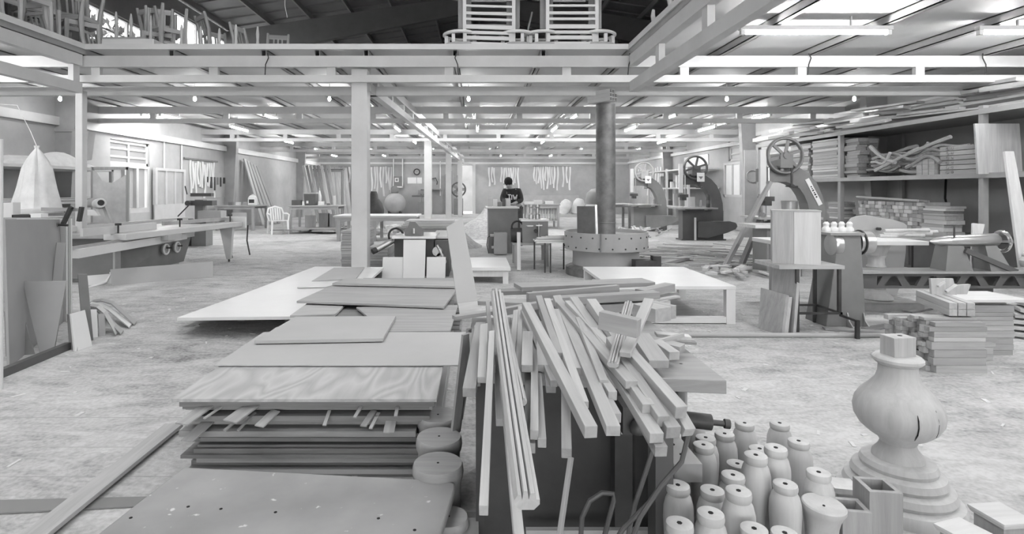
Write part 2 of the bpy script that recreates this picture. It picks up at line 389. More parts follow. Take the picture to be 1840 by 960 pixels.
# trusses of box section
def truss(label, p0, p1, zt=(3.18,3.345), zb=(2.955,3.06), step=1.75, first=.6, wt=.1, mat='steel_paint', ends=False):
    p0, p1 = V((*p0,0)), V((*p1,0)); L = (p1-p0).length; d = (p1-p0)/L
    t = thing('truss_beam', label, 'truss', loc=(p0+p1)/2+V((0,0,zb[0])), world=True, group='mezzanine trusses')
    up = lambda q, z: q+V((0,0,z))
    part('top_chord', MB().bar(up(p0,sum(zt)/2), up(p1,sum(zt)/2), wt, zt[1]-zt[0]), mat, t)
    part('bottom_chord', MB().bar(up(p0,sum(zb)/2), up(p1,sum(zb)/2), wt, zb[1]-zb[0]), mat, t)
    s = first
    while s < L:
        q = p0+d*s; part('post', MB().bar(up(q, zb[1]), up(q, zt[0]), .13, wt*.7, up=d.cross(V((0,0,1)))), mat, t); s += step
    return t
truss('nearest cross truss of pale steel box section along the edge of the open well', (XL,WY), (XR,WY), first=1.6)
names = ['second cross truss from the open well, pale steel, past the first column', 'third cross truss from the open well, carried by the middle column', 'fourth cross truss from the open well, pale steel', 'cross truss of pale steel nearest the back wall']
for y, n in zip((13.3, 18.3, 23.3, 28.3), names): truss(n, (XL,y), (XR,y), first=.9+.3*(y % 2))
solo('steel_beam', MB().box(XL, XR, 8.85, 8.97, 2.86, 3.0), 'steel_pale', 'single pale steel beam just behind the nearest cross truss', 'beam')
truss('lengthwise steel truss over the row of columns towards the back wall', (-1.66,8.5), (-.72,31.6), zt=(3.12,3.28), zb=(2.86,2.99), step=1.25, wt=.12, mat='steel_pale')
truss('lengthwise steel truss along the right edge of the open well', (WR,Y0), (WR,WY-.1), zb=(2.8,2.95), step=1.45, first=.95, wt=.11)
truss('lengthwise steel truss along the left edge of the open well', (WL,Y0), (WL,WY-.1), zb=(2.78,2.93), step=3.4, first=1.5, wt=.11)
def column(x, y, w, label, mat='steel_paint', z=2.955):
    t = thing('steel_column', label, 'column', (x,y,0), group='mezzanine columns')
    part('shaft', MB().box(-w/2,w/2,-w/2,w/2,.012,z), mat, t, bev=.008)
    part('base_plate', MB().box(-w*.75,w*.75,-w*.75,w*.75,0,.012), mat, t)
column(-1.74, 8.42, .24, 'thick pale square steel column nearest the camera, left of the stove', z=3.16)
column(-1.57, 18.3, .24, 'second pale square column of the row, behind the planer')
column(-1.14, 23.3, .23, 'third pale square column of the row')
column(-.80, 28.3, .22, 'farthest pale square column, beside the back doorway')
column(-5.97, 8.42, .11, 'slim steel post at the left corner of the open well', z=2.85)
# lights
def tube_light(x, y, z, ax, L, label=None):
    t = thing('fluorescent_light', label or 'white fluorescent tube light under the mezzanine ceiling', 'light', (x,y,z), 0 if ax == 'x' else math.pi/2, group='fluorescent tubes under the ceiling')
    part('housing', MB().box(-L/2-.06,L/2+.06,-.035,.035,.03,.08), 'steel_pale', t)
    part('glow_tube', MB().cyl((-L/2,0,0),(L/2,0,0),.019,n=10), 'tube_glow', t)
    part('end_cap', MB().box(-L/2-.05,-L/2,-.025,.025,-.025,.03), 'white_plastic', t); part('end_cap', MB().box(L/2,L/2+.05,-.025,.025,-.025,.03), 'white_plastic', t)
    for q in (-L/4, L/4): part('hanger', MB().box(q-.01,q+.01,-.01,.01,.08,3.462-z), 'steel_paint', t)
tube_light(4.12, 6.75, 3.26, 'x', 1.72, 'long fluorescent tube across the right mezzanine, nearest the camera')
tube_light(7.0, 6.75, 3.26, 'x', 1.72, 'fluorescent tube at the upper right edge of the picture')
for px, py in ((95,214),(280,213),(312,216),(490,214),(665,211),(852,208),(1030,207),(1200,207),(1362,207)): tube_light((px-VX)/FPX*14.6, 14.6, 3.24, 'y', 1.2)
for px in (305,435,715,858,995,1130,1265): tube_light((px-VX)/FPX*17.2, 17.0, 3.22, 'y', 1.2)
for px in (408,520,745,975,1188): tube_light((px-VX)/FPX*21.5, 21.3, 3.2, 'y', 1.2)
for px in (575,670,780,880,960,1040,1140): tube_light((px-VX)/FPX*26, 25.6, 3.2, 'y', 1.2)  # extra row added to brighten the far end of the hall
for px in (600,690,810,900,990,1080): tube_light((px-VX)/FPX*30, 30, 3.2, 'y', 1.2)  # row by the back wall, added only for more light there
for x, y in ((4.12,3.4),(7.0,3.4),(4.12,0.0),(7.0,0.0),(-7.3,3.4),(-7.3,0.0),(-7.5,6.9)): tube_light(x, y, 3.26, 'x', 1.72, 'added fluorescent tube out of view under the side mezzanine')  # unseen tubes beside the well, added to brighten the right and left sides
def bulb(px):
    x = (px-VX)/FPX*10.9
    t = thing('ceiling_bulb', 'small bright bulb hanging under the mezzanine ceiling', 'light', (x,10.9,3.14), group='bulbs in a row under the ceiling')
    part('bulb', MB().lathe([(.003,-.045),(.02,-.035),(.03,-.01),(.025,.02),(.015,.05)], 12), 'bulb_glow', t)
    part('socket', MB().cyl((0,0,.05),(0,0,.11),.025), 'white_plastic', t); part('cord', MB().cyl((0,0,.11),(0,0,.3),.006,n=6), 'white_plastic', t)
for px in (108,350,592,842,1306,1535): bulb(px)
# small things on the front truss: cable loops
for px, s in ((480,1),(820,-1),(1132,1),(1455,1),(1768,-1)):
    x = (px-VX)/FPX*8.2
    solo('cable', MB().tube([(x,8.22,3.37),(x+s*.02,8.2,3.3),(x-s*.02,8.19,3.2),(x-s*.03,8.2,3.05)], .008, 6), 'rubber', 'thin dark cable hanging over the nearest cross truss', 'cable', 'cables over the front truss')
# trees outside the high left windows
def tree(x, y, h, r, label):
    t = thing('tree', label, 'tree', (x,y,0))
    part('trunk', MB().tube([(0,0,0),(.1,0,h*.4),(-.1,.1,h*.75)], [.2,.16,.07], 8), 'bark', t)
    b = MB(); rn = random.Random(int(x*7+y))
    for i in range(1500):
        while True:
            p = V((rn.uniform(-1,1), rn.uniform(-1,1), rn.uniform(-1,1)))
            if .35 < p.length < 1: break
        c = V((0,0,h*.75))+p*r; a = V((rn.gauss(0,1),rn.gauss(0,1),rn.gauss(0,1))).normalized()*.16; e = a.cross(V((rn.gauss(0,1),rn.gauss(0,1),1))).normalized()*.09
        b.add([c-a, c+e, c+a, c-e], [(0,1,2,3)])
    part('foliage', b, 'leaf', t, kind='stuff')
tree(-13.5, 19.5, 7.2, 2.2, 'leafy tree outside the high left window, nearer one')
tree(-14.0, 25.0, 7.6, 2.4, 'leafy tree outside the high left window, farther one')
# ------------------------------------------------------------------ sheet stack on the floor, left of centre
def sheet(name, px, h, t, mat, label, cat='board', group=None, bev=.002):
    """a flat board: px = its top corners in the frame (near-left, near-right, far-right, far-left), h = height of its top"""
    c = [G(x, y, h) for x, y in px]; dn = V((0,0,-t))
    return solo(name, MB().hexa([q+dn for q in c]+c), mat, label, cat, group, bev=bev)
def slab(name, xs, ys, h, t, mat, label, cat='board', group=None, rz=0.0, bev=.002):
    b = MB().cb(((xs[0]+xs[1])/2, (ys[0]+ys[1])/2, h-t/2), xs[1]-xs[0], ys[1]-ys[0], t, rz)
    return solo(name, b, mat, label, cat, group, bev=bev)
rn = random.Random(3)
SX0, SX1, SY0 = -1.40, -.18, 2.56        # the figured sheet on top of the near stack
z = 0.0; n = 0
while z < .372:
    t = rn.choice((.012,.016,.018,.022,.026)); 
    if z+t > .372: t = .374-z
    gap = 0 if rn.random() < .5 else rn.choice((.004,.008))
    x0 = SX0+.07+rn.uniform(-.05,.05); x1 = SX1-.05+rn.uniform(-.05,.04); y0 = SY0+.05+rn.uniform(-.04,.05)
    if z > .30: x0 = SX0+rn.uniform(0,.04)
    slab('plywood_sheet', (x0,x1), (y0,SY0+2.4+rn.uniform(-.1,.1)), z+t, t, rn.choice(('wood_dark_x','wood_mid_x','wood_dark_x','mdf')), 'weathered plywood sheet, %s from the floor in the near stack' % 'first second third fourth fifth sixth seventh eighth ninth tenth eleventh twelfth thirteenth fourteenth fifteenth sixteenth seventeenth eighteenth nineteenth twentieth twenty-first twenty-second twenty-third twenty-fourth'.split()[n], 'board', 'sheets in the near stack', bev=0)
    z += t+gap*.3; n += 1
slab('figured_sheet', (SX0,SX1), (SY0,SY0+1.35), .39, .016, 'ply_figured', 'pale figured veneer panel with flame grain on top of the near sheet stack')
for i, (px, w, l, zz, dx) in enumerate(((345,.07,.16,.335,.05),(352,.06,.15,.255,.03),(372,.012,.1,.335,.06),(425,.08,.14,.338,.06),(470,.05,.1,.30,.04),(412,.014,.12,.29,.05),(436,.012,.12,.29,.03),(640,.016,.1,.34,.02),(585,.016,.09,.30,.0),(655,.03,.1,.30,.03),(668,.016,.1,.29,.02),(700,.05,.1,.27,.0),(712,.016,.09,.34,.0))):
    x = (px-VX)/FPX*2.55; a = V((x+dx, 2.62, zz+.012)); c = V((x, 2.62-l, zz-.02))
    stick('offcut_strip', c, a, w, .006, rn.choice(('wood_mid_x','wood_light_x','wood_mid_x')), 'thin veneer offcut sticking out of the near sheet stack', 'offcut', 'offcuts between the stacked sheets')
slab('thin_sheet', (-1.42,-.03), (3.02,3.72), .402, .008, 'mdf_pale', 'smooth grey thin panel lying behind the figured panel, drilled at its right end')
# the stack goes on behind: lower sheets
for i in range(9):
    zt = .06+i*.037
    slab('fibreboard_sheet', (-1.28+.03*rn.random(),-.12-.03*rn.random()), (4.98+.02*rn.random(),6.3), zt, .03, 'wood_mid_x', 'fibreboard sheet in the rear half of the long stack', 'board', 'sheets in the rear stack', bev=0)
sheet('plain_board', [(457,612),(688,608),(711,568),(531,569)], .43, .022, 'mdf_pale', 'plain grey panel with thick edge lying askew on the thin panel')
sheet('plain_board', [(694,596),(809,594),(823,548),(640,552)], .405, .016, 'wood_mid_x', 'brown panel tucked under the askew panel, near the leaning board')
sheet('small_offcut', [(521,567),(602,565),(622,545),(552,545)], .40, .018, 'wood_light_x', 'small square plywood offcut on the long stack')
sheet('veneered_board', [(533,541),(798,551),(822,517),(600,511)], .43, .018, 'wood_mid_x', 'veneered panel with dark edge laid across the rear stack')
sheet('narrow_plank', [(597,509),(818,514),(815,505),(622,500)], .46, .022, 'wood_light_x', 'long narrow board at the far end of the panel stack')
for k, (h, lab) in enumerate(((.10,'white laminated sheet, lowest on the floor left of the stack'),(.16,'white laminated sheet, middle of three on the floor'),(.20,'large white laminated sheet lying topmost on the floor, left of the stack'))):
    sheet('laminated_sheet', [(318+3*(2-k),571),(590,568),(690,480),(566+3*k,479)], h, .03, 'laminate', lab)
sheet('sheet_offcut', [(560,505),(640,500),(655,480),(600,481)], .215, .012, 'mdf_pale', 'grey sheet offcut lying on the white laminated sheet')
sheet('sheet_offcut', [(534,516),(585,515),(620,505),(560,506)], .218, .012, 'laminate', 'narrow white offcut lying on the white laminated sheet')
# worn panel close to the camera, on two blocks
t = thing('worn_tabletop', 'worn grey painted board with rounded corner, screw holes and paint spots, nearest the camera', 'board', (-.7,1.9,.2), world=True)
b = MB(); h = .25
cs = [G(330,839,h), G(800,863,h), G(817,868,h), G(818,880,h), G(776,1010,h), G(110,1010,h)]
b.add([q-V((0,0,.03)) for q in cs]+cs, [tuple(reversed(range(6))), tuple(range(6,12))]+[(i,(i+1)%6,(i+1)%6+6,i+6) for i in range(6)])
part('panel', b, 'worn_panel', t, bev=.008)
for px, py in ((338,911),(397,915),(495,921),(235,931),(680,932),(745,953)):
    q = G(px, py, h); part('screw_hole', MB().cyl(q-V((0,0,.004)), q+V((0,0,.0012)), .0055, n=10), 'hole', t)
part('batten', MB().box(-1.15,-1.05,1.5,2.1,0,.22), 'wood_mid_y', t); part('batten', MB().box(-.2,-.12,1.5,1.95,0,.22), 'wood_mid_y', t)
# turned logs in a row
def log(px, py, r, h, label):
    D = dep(py, h); q = P(px, py, D)
    t = thing('turned_log', label, 'log', (q.x,q.y,0), group='turned logs beside the sheet stack')
    part('log_body', MB().lathe([(r*.88,0),(r*.9,.01),(r*.88,h*.5),(r*.9,h-.065),(r*.97,h-.05),(r,h-.03),(r*.97,h-.008),(r*.93,h)], 36), 'turned_wood_dark', t)
    part('centre_hole', MB().cyl((0,0,h-.01),(0,0,h+.0012),.005,n=8), 'hole', t)
log(787,745,.101,.28,'farthest turned log of the row, beside the figured panel'); log(789,784,.101,.28,'second turned log of the row'); log(787,832,.101,.28,'third turned log, half hidden by the worn board'); log(806,928,.072,.19,'lowest and nearest turned log beside the worn board')
# plank on the floor at left
slabq = stick('floor_plank', G(48,975,.03), G(313,764,.03), .10, .02, 'wood_light_x', 'long pale plank lying on the floor at lower left', 'plank', bev=.002)
# debris strip near it
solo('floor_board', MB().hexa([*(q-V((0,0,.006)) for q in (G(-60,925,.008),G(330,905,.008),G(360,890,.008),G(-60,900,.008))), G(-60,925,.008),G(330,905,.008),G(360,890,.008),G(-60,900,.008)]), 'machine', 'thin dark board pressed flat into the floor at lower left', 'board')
# ------------------------------------------------------------------ workbench with the heap of battens
t = thing('workbench', 'heavy dark workbench under the heap of wooden battens', 'workbench', (.35,2.1,0), world=True)
part('bench_slab', MB().hexa([*(q-V((0,0,.045)) for q in (V((-.02,1.95,.72)),V((.83,1.84,.72)),V((.84,2.75,.72)),V((-.02,2.75,.72)))), V((-.02,1.95,.72)),V((.83,1.84,.72)),V((.84,2.75,.72)),V((-.02,2.75,.72))]), 'wood_mid_x', t, 'thick wooden bench slab', bev=.003)
part('front_panel', MB().box(.03,.50,2.0,2.02,0,.67), 'black', t, 'black front panel')
part('side_panel', MB().box(.0,.03,2.0,2.7,0,.67), 'black', t); part('side_panel', MB().box(.56,.66,1.96,2.66,0,.67), 'black', t)
part('leg', MB().box(.475,.535,1.90,1.96,0,.60), 'iron', t); part('leg', MB().box(.575,.632,1.78,1.86,0,.56), 'machine_dark', t); part('leg', MB().box(.47,.53,2.6,2.66,0,.675), 'iron', t); part('leg', MB().box(.72,.78,2.6,2.66,0,.675), 'iron', t)
part('crossbar', MB().box(.17,.62,1.88,1.90,.17,.20), 'wood_mid_x', t)
part('lower_shelf', MB().box(.34,.62,1.9,2.0,.0,.02), 'machine_pale', t)
# cross-slide vice at the bench end
v = thing('bench_vice', 'iron drill vice with sliding block and screw at the bench corner', 'vice', (.66,1.86,.5), world=True)
part('angle_plate', MB().box(.655,.748,1.85,2.04,.43,.445).box(.655,.748,1.838,1.85,.385,.445), 'bare_metal', v)
for q in ((.705,1.905),(.70,1.98)): part('bolt_hole', MB().cyl((*q,.44),(*q,.4465),.008,n=10), 'hole', v)
part('frame_bar', MB().box(.47,.66,1.80,1.88,.56,.585), 'bare_metal', v)
part('casting', MB().box(.46,.50,1.74,1.84,.585,.67).box(.5,.62,1.80,1.86,.60,.63), 'iron', v)
part('lock_knob', MB().lathe([(.022,.60),(.026,.615),(.02,.63),(.008,.64)], 12, (.50,1.72,0)), 'iron', v)
part('screw_cylinder', MB().cyl((.70,1.94,.555),(.815,1.93,.545),.027,n=16), 'iron', v); part('screw_rod', MB().cyl((.815,1.93,.545),(.865,1.926,.541),.010,n=10), 'iron', v); part('screw_head', MB().cyl((.86,1.927,.542),(.878,1.925,.540),.016,n=10), 'iron', v)
part('grease_cup', MB().lathe([(.006,.74),(.009,.70),(.012,.695),(.03,.685),(.028,.675),(.022,.66),(.022,.58)][::-1], 14, (.745,2.02,-.02)), 'bare_metal', v)
for k, pts in enumerate(([P(1240,770,1.62),P(1225,830,1.6),P(1190,870,1.58),P(1150,930,1.56),P(1125,1000,1.55)],[P(1172,812,1.7),P(1160,850,1.68),P(1140,910,1.66),P(1125,980,1.65)],[P(1200,858,1.64),P(1165,905,1.62),P(1120,950,1.6),P(1095,990,1.6)])):
    solo('power_cable', MB().tube(pts, .007, 8), 'machine_dark', 'grey power cable hanging from the vice beside the bench leg', 'cable', 'cables hanging at the bench corner')
solo('power_cable', MB().tube([P(1042,990,1.75),P(1046,930,1.75),P(1060,900,1.75),P(1082,886,1.75),P(1102,888,1.75),P(1103,900,1.74),P(1092,940,1.73),P(1078,1000,1.72)], .008, 8), 'machine_dark', 'dark cable looped up in front of the black bench panel', 'cable')
# --- the battens
LB = 'loose squared batten in the jumbled heap on the workbench'; GB = 'battens heaped on the workbench'
def batten(n, f, hn, hf, w, t, mat='wood_light_x', label=LB, roll=0.0, name='batten', cut=0.0, cat='batten'):
    return stick(name, G(*n, hn), G(*f, hf), w, t, mat, label, cat, GB if label == LB else None, roll=roll, bev=.0015, cut=cut)
# moulded length on top
def moulding(p0, p1, w, t, mat):
    L = (p1-p0).length; b = MB(); pr = [(-w/2,-t*.2),(-w*.28,-t*.5),(w*.28,-t*.5),(w/2,-t*.2),(w/2,t*.05),(w*.36,t*.3),(w*.22,t*.3),(w*.19,t*.05),(w*.13,t*.5),(-w*.02,t*.5),(-w*.07,t*.05),(-w*.13,t*.38),(-w*.3,t*.42),(-w*.36,t*.05),(-w/2,t*.05)]
    b.prism(pr, (-L/2,0,0), (0,1,0), (0,0,1), L); me = b.mesh('moulding'); me.materials.append(M[mat]); return me
p0, p1 = G(947,900,.745), G(893,527,.93)
stick('moulded_rail', p0, p1, 0, 0, '', 'long moulded rail with carved profile on top of the batten heap, reaching nearest the camera', 'moulding', mesh=moulding(p0, p1, .050, .040, 'wood_light_x'))
p0, p1 = G(938,722,.79), G(900,548,.90)
stick('moulded_rail', p0, p1, 0, 0, '', 'shorter moulded strip beside the long moulded rail', 'moulding', mesh=moulding(p0, p1, .026, .024, 'wood_light_x'))
bl = [((936,1005),(905,690),.60,.78,.022,.03,'wood_light_x'),((869,918),(884,600),.66,.86,.020,.028,'wood_light_x'),((843,706),(864,585),.74,.82,.040,.03,'wood_mid_x'),((866,683),(870,585),.77,.86,.028,.022,'wood_light_x'),
((886,664),(876,545),.76,.87,.016,.03,'wood_mid_x'),((947,663),(948,601),.79,.84,.036,.026,'wood_light_x'),((960,782),(961,598),.72,.82,.022,.028,'wood_light_x'),((953,806),(948,620),.68,.78,.026,.03,'wood_mid_x'),
((974,797),(965,640),.70,.78,.022,.026,'wood_light_x'),((976,662),(972,600),.785,.83,.036,.024,'wood_light_x'),((1062,777),(945,550),.80,.92,.030,.030,'wood_light_x'),((1049,728),(983,540),.79,.90,.026,.02,'wood_light_x'),
((1102,775),(1000,535),.78,.90,.034,.026,'wood_light_x'),((1101,712),(1010,575),.80,.86,.024,.026,'wood_light_x'),((1108,752),(1048,640),.77,.82,.024,.026,'wood_light_x'),((1018,815),(1016,690),.68,.75,.026,.03,'wood_mid_x'),
((1180,788),(1075,620),.76,.85,.034,.026,'wood_light_x'),((1188,812),(1120,690),.73,.79,.030,.028,'wood_mid_x'),((1210,778),(1110,630),.765,.86,.036,.032,'wood_mid_x'),((1224,742),(1130,635),.80,.87,.032,.034,'wood_light_x'),
((1238,778),(1205,720),.75,.80,.030,.028,'wood_light_x'),((1135,692),(1005,545),.83,.90,.034,.022,'wood_light_x'),((1165,735),(1030,538),.80,.92,.032,.026,'wood_light_x'),((1110,640),(1020,545),.85,.91,.024,.022,'wood_light_x'),
((1150,675),(1062,545),.83,.93,.036,.036,'wood_light_x'),((1192,758),(1095,610),.785,.88,.030,.03,'wood_mid_x'),((1004,640),(968,535),.83,.90,.026,.022,'wood_mid_x'),((920,640),(927,560),.80,.85,.020,.02,'wood_light_x'),
((905,700),(912,575),.75,.82,.024,.024,'wood_mid_x'),((930,690),(935,555),.76,.85,.020,.024,'wood_light_x'),((990,700),(978,610),.75,.80,.030,.024,'wood_mid_x'),((995,690),(940,560),.77,.86,.022,.022,'wood_mid_x'),
((1030,690),(975,560),.79,.87,.030,.02,'wood_light_x'),((1075,700),(1035,600),.79,.85,.030,.024,'wood_mid_x'),((1140,715),(1070,600),.79,.86,.03,.03,'wood_mid_x'),((862,650),(858,590),.75,.80,.03,.03,'wood_mid_x'),
((1040,668),(1000,560),.81,.88,.02,.024,'wood_light_x'),((898,760),(893,640),.66,.76,.022,.026,'wood_mid_x'),((855,690),(850,600),.72,.78,.03,.02,'wood_mid_x'),((1085,690),(1040,575),.815,.885,.024,.024,'wood_light_x')]
ORD = 'first second third fourth fifth sixth seventh eighth ninth tenth eleventh twelfth thirteenth fourteenth fifteenth sixteenth seventeenth eighteenth nineteenth twentieth'.split()
bl.sort(key=lambda a: a[0][0])
for k, (n_, f_, hn, hf, w, tt, mt) in enumerate(bl):
    o = batten(n_, f_, hn, hf, w, tt, mt, 'loose batten in the workbench heap, its near end %s from the %s' % ((ORD[k], 'left') if k < 20 else (ORD[len(bl)-1-k], 'right')), cut=rn.choice((0,0,.004,.012))); o['group'] = GB
batten((1000,1000),(1026,822),.5,.7,.010,.016,'wood_mid_x','thin strip hanging down in front of the black bench panel')
# timbers and offcuts on the right of the heap
batten((1148,590),(1079,574),.955,.965,.034,.052,'wood_mid_x','thick short timber lying crosswise on top of the heap',name='short_timber',cat='timber')
p0, p1 = G(1101,655,.86), G(1130,545,.945)
stick('moulded_offcut', p0, p1, 0, 0, '', 'short moulded offcut leaning over the heap, left one of two', 'moulding', mesh=moulding(p0, p1, .032, .02, 'wood_light_x'))
batten((1123,638),(1166,540),.88,.97,.032,.016,'wood_light_x','short flat offcut leaning over the heap, right one of two',name='offcut',cat='offcut')
batten((1184,655),(1150,605),.765,.80,.068,.028,'wood_light_x','wide pale plank on the right of the heap above the bench slab',name='short_plank',cat='plank')
batten((1226,628),(1160,612),.76,.77,.06,.03,'wood_mid_x','rounded board offcut on the bench slab',name='offcut',cat='offcut')
batten((1212,640),(1180,618),.765,.775,.04,.03,'wood_light_x','small square block on the bench slab beside the wide pale plank',name='block',cat='block')
batten((1192,566),(1150,556),.86,.86,.09,.055,'wood_light_x','square light block behind the crosswise timber',name='block',cat='block')
batten((1206,562),(1170,553),.84,.84,.06,.055,'wood_mid_x','darker block behind the square light block',name='block',cat='block')
batten((1240,606),(1178,600),.75,.76,.05,.012,'wood_pale_x','pale thin board at the right edge of the bench',name='offcut',cat='offcut')
batten((1228,602),(1168,618),.79,.78,.012,.016,'wood_light_x','round stick lying across the right edge of the heap')
batten((1250,616),(1175,612),.755,.76,.03,.01,'wood_dark_x','dark thin strip at the right edge of the bench')
# long boards across the far side of the heap
cross = [((930,516),(1165,507),.86,.86,.14,.022,'wood_mid_x','wide board lying crosswise at the far side of the heap, topmost'),((948,536),(1110,521),.85,.86,.03,.05,'wood_mid_x','crosswise beam under the wide board, left half'),((1006,540),(1180,530),.845,.85,.06,.035,'wood_mid_x','crosswise plank behind the batten heap, right half'),
((1150,528),(1204,516),.84,.845,.06,.04,'wood_mid_x','short crosswise timber end sticking out to the right behind the heap'),((888,563),(1008,541),.83,.845,.03,.03,'wood_mid_x','crosswise stick behind the moulded rail'),((815,571),(920,556),.81,.82,.035,.016,'wood_mid_x','flat dark strip crossing at the foot of the leaning board'),
((860,541),(960,546),.82,.82,.10,.02,'wood_mid_x','short board lying behind the long moulded rail'),((885,525),(955,523),.84,.845,.08,.02,'wood_dark_x','dark board end behind the heap, left of the wide board'),((1070,552),(1160,547),.80,.80,.10,.04,'wood_mid_x','low wide board under the crosswise timbers'),((1168,541),(1218,533),.83,.835,.03,.01,'wood_light_x','thin pale strip sticking out to the right of the heap'),
((1140,560),(1200,545),.80,.80,.03,.03,'wood_pale_x','pale block end right of the crosswise timbers')]
for n_, f_, hn, hf, w, tt, mt, lb in cross: batten(n_, f_, hn, hf, w, tt, mt, lb, name='crosswise_board', cat='board')
batten((960,560),(1060,552),.80,.80,.12,.06,'wood_dark_x','dark filler board deep in the heap',name='crosswise_board',cat='board')
# tall board leaning up behind the heap
q = [P(822,548,2.62),P(860,545,2.62),P(831,391,2.95),P(802,408,2.95)]
nrm = (q[1]-q[0]).cross(q[3]-q[0]).normalized()*.02
solo('leaning_board', MB().hexa([*q, *(a-nrm for a in q)]), 'mdf_pale', 'tall narrow board standing slanted behind the heap of battens', 'board', bev=.002)
solo('stub_board', MB().hexa([P(826,566,2.5),P(860,560,2.5),P(858,541,2.6),P(823,545,2.6),P(826,566,2.53),P(860,560,2.53),P(858,541,2.63),P(823,545,2.63)]), 'wood_light_x', 'short pale board at the foot of the leaning board', 'board')
for k in range(3): solo('side_board', MB().bar(P(838+8*k,600-10*k,2.45+.1*k), P(815+5*k,640-16*k,2.5+.1*k)-V((0,0,.4)), .05, .012), 'wood_mid_z', 'board edge standing between the sheet stack and the workbench', 'board', 'boards beside the workbench')
solo('floor_offcut', MB().box(-.16,.02,1.75,2.3,0,.02), 'wood_mid_y', 'flat board on the floor between the logs and the workbench', 'board'); solo('floor_offcut', MB().box(-.10,.01,1.9,2.02,.02,.16), 'wood_dark_y', 'dark timber stub on the floor beside the nearest log', 'block')
# ------------------------------------------------------------------ turned legs standing at lower right
def make_leg():
    t = thing('baluster', '', 'turned leg')
    part('leg_body', MB().lathe([(.026,0),(.030,.03),(.034,.09),(.040,.17),(.046,.25),(.0485,.30),(.047,.335),(.041,.358),(.033,.372)], 24), 'turned_wood', t)
    part('end_disc', MB().lathe([(.034,.370),(.037,.376),(.038,.384),(.036,.394),(.030,.397),(.006,.394),(.005,.391)], 24), 'turned_wood', t)
    part('centre_mark', MB().cyl((0,0,.388),(0,0,.3955),.0075,n=6), 'hole', t)
    return t
caps = [(1338,759),(1401,759),(1435,791),(1246,749),(1268,785),(1302,778),(1264,798),(1291,799),(1365,805),(1394,803),(1358,816),(1325,832),(1386,839),(1317,852),(1471,847),(1411,868),(1280,879),(1327,880),(1218,870),(1277,920),(1221,938),(1355,948),(1410,956)]
spec = {(1338,759):'turned wooden leg at the back of the group, left one of the two farthest',(1401,759):'turned wooden leg at the back of the group, right one of the two farthest',(1435,791):'tall turned wooden leg at the right rear of the group',(1471,847):'turned wooden leg standing right behind the cup-shaped one',(1218,870):'turned wooden leg right beside the bench leg',(1221,938):'turned wooden leg nearest the camera at the bench leg'}
leg0 = make_leg(); placed = []
for i, (px, py) in enumerate(caps):
    def gap(h): g = G(px, py, h); return min([math.hypot(g.x-a, g.y-c) for a, c in placed]+[math.hypot(max(0, .70-g.x), 0)+.05 if g.x < .70 else 9])
    hh = next((h for h in (.397,.38,.41,.36,.43,.34,.45,.32,.30) if gap(h) > .097), None) or max((.397,.36,.43,.33,.30), key=gap)
    q = G(px, py, hh); placed.append((q.x, q.y)); o = leg0 if i == 0 else copy_tree(leg0)
    o.location = (q.x, q.y, 0); o.rotation_euler = (0,0,i*1.3); o.scale = (1,1,hh/.397)
    rk = sorted(c[0] for c in caps).index(px)
    setp(o, spec.get((px,py), 'pale turned wooden furniture leg, its top %s from the %s in the group' % ((ORD[rk], 'left') if rk < 12 else (ORD[len(caps)-1-rk], 'right'))), 'turned leg', 'balusters standing on the floor')
def lathe_thing(name, label, cat, loc, parts, n=40, tilt=None, group=None):
    t = thing(name, label, cat, loc, group=group)
    if tilt: t.rotation_euler = tilt
    for nm, prof, mat in parts: part(nm, MB().lathe(prof, n), mat, t)
    return t
q = G(1470,900,.34)
t = lathe_thing('cup_turning', 'turned piece with a wide dished cup on top, in front of the turned legs', 'turned piece', (q.x,q.y,0), [('stem', [(.05,0),(.05,.03),(.035,.05),(.03,.12),(.045,.19),(.046,.20),(.042,.205),(.046,.215),(.046,.225),(.042,.23),(.044,.24),(.046,.27)], 'turned_wood'),('cup', [(.046,.27),(.05,.29),(.056,.308),(.064,.322),(.064,.334),(.06,.338),(.03,.331),(.006,.330)], 'turned_wood'),('centre_mark', [(.004,.328),(.004,.332)], 'hole')])
t.rotation_euler = (math.radians(2), math.radians(2), 0)
# large urn-shaped finial
U = V((1.82,2.40,0))
u = thing('urn_finial', 'large turned wooden urn finial with square tenon and stepped round foot', 'finial', U)
u.scale = (.83,.83,1.0)
part('foot', MB().lathe([(.275,0),(.28,.03),(.27,.05),(.235,.06),(.245,.075),(.235,.10),(.20,.11),(.21,.125),(.20,.15),(.165,.16),(.17,.175),(.16,.195),(.12,.20)], 56), 'turned_wood', u)
part('bowl', MB().lathe([(.115,.195),(.112,.215),(.085,.245),(.078,.265),(.09,.285),(.13,.305),(.17,.335),(.193,.37),(.199,.405),(.19,.44),(.165,.475),(.13,.505),(.10,.535),(.088,.565),(.085,.60)], 56), 'turned_wood', u)
part('collar', MB().lathe([(.085,.598),(.10,.606),(.112,.617),(.112,.628),(.10,.638),(.06,.641)], 56), 'turned_wood', u)
part('tenon', MB().cb((0,0,.68), .125, .09, .085, .12), 'wood_light_z', u, bev=.003); part('tenon_hole', MB().cyl((.01,0,.72),(.01,0,.7235),.011,n=12), 'hole', u)
part('crack', MB().tube([(-.045,-.186,.44),(-.046,-.194,.42),(-.045,-.195,.39),(-.044,-.186,.36),(-.042,-.165,.33)], [.001,.003,.003,.003,.001], 6), 'hole', u); part('glue_line', MB().tube([(.055,-.172,.455),(.058,-.186,.42),(.058,-.19,.40),(.058,-.185,.37),(.058,-.172,.345)], .0009, 6), 'hole', u)
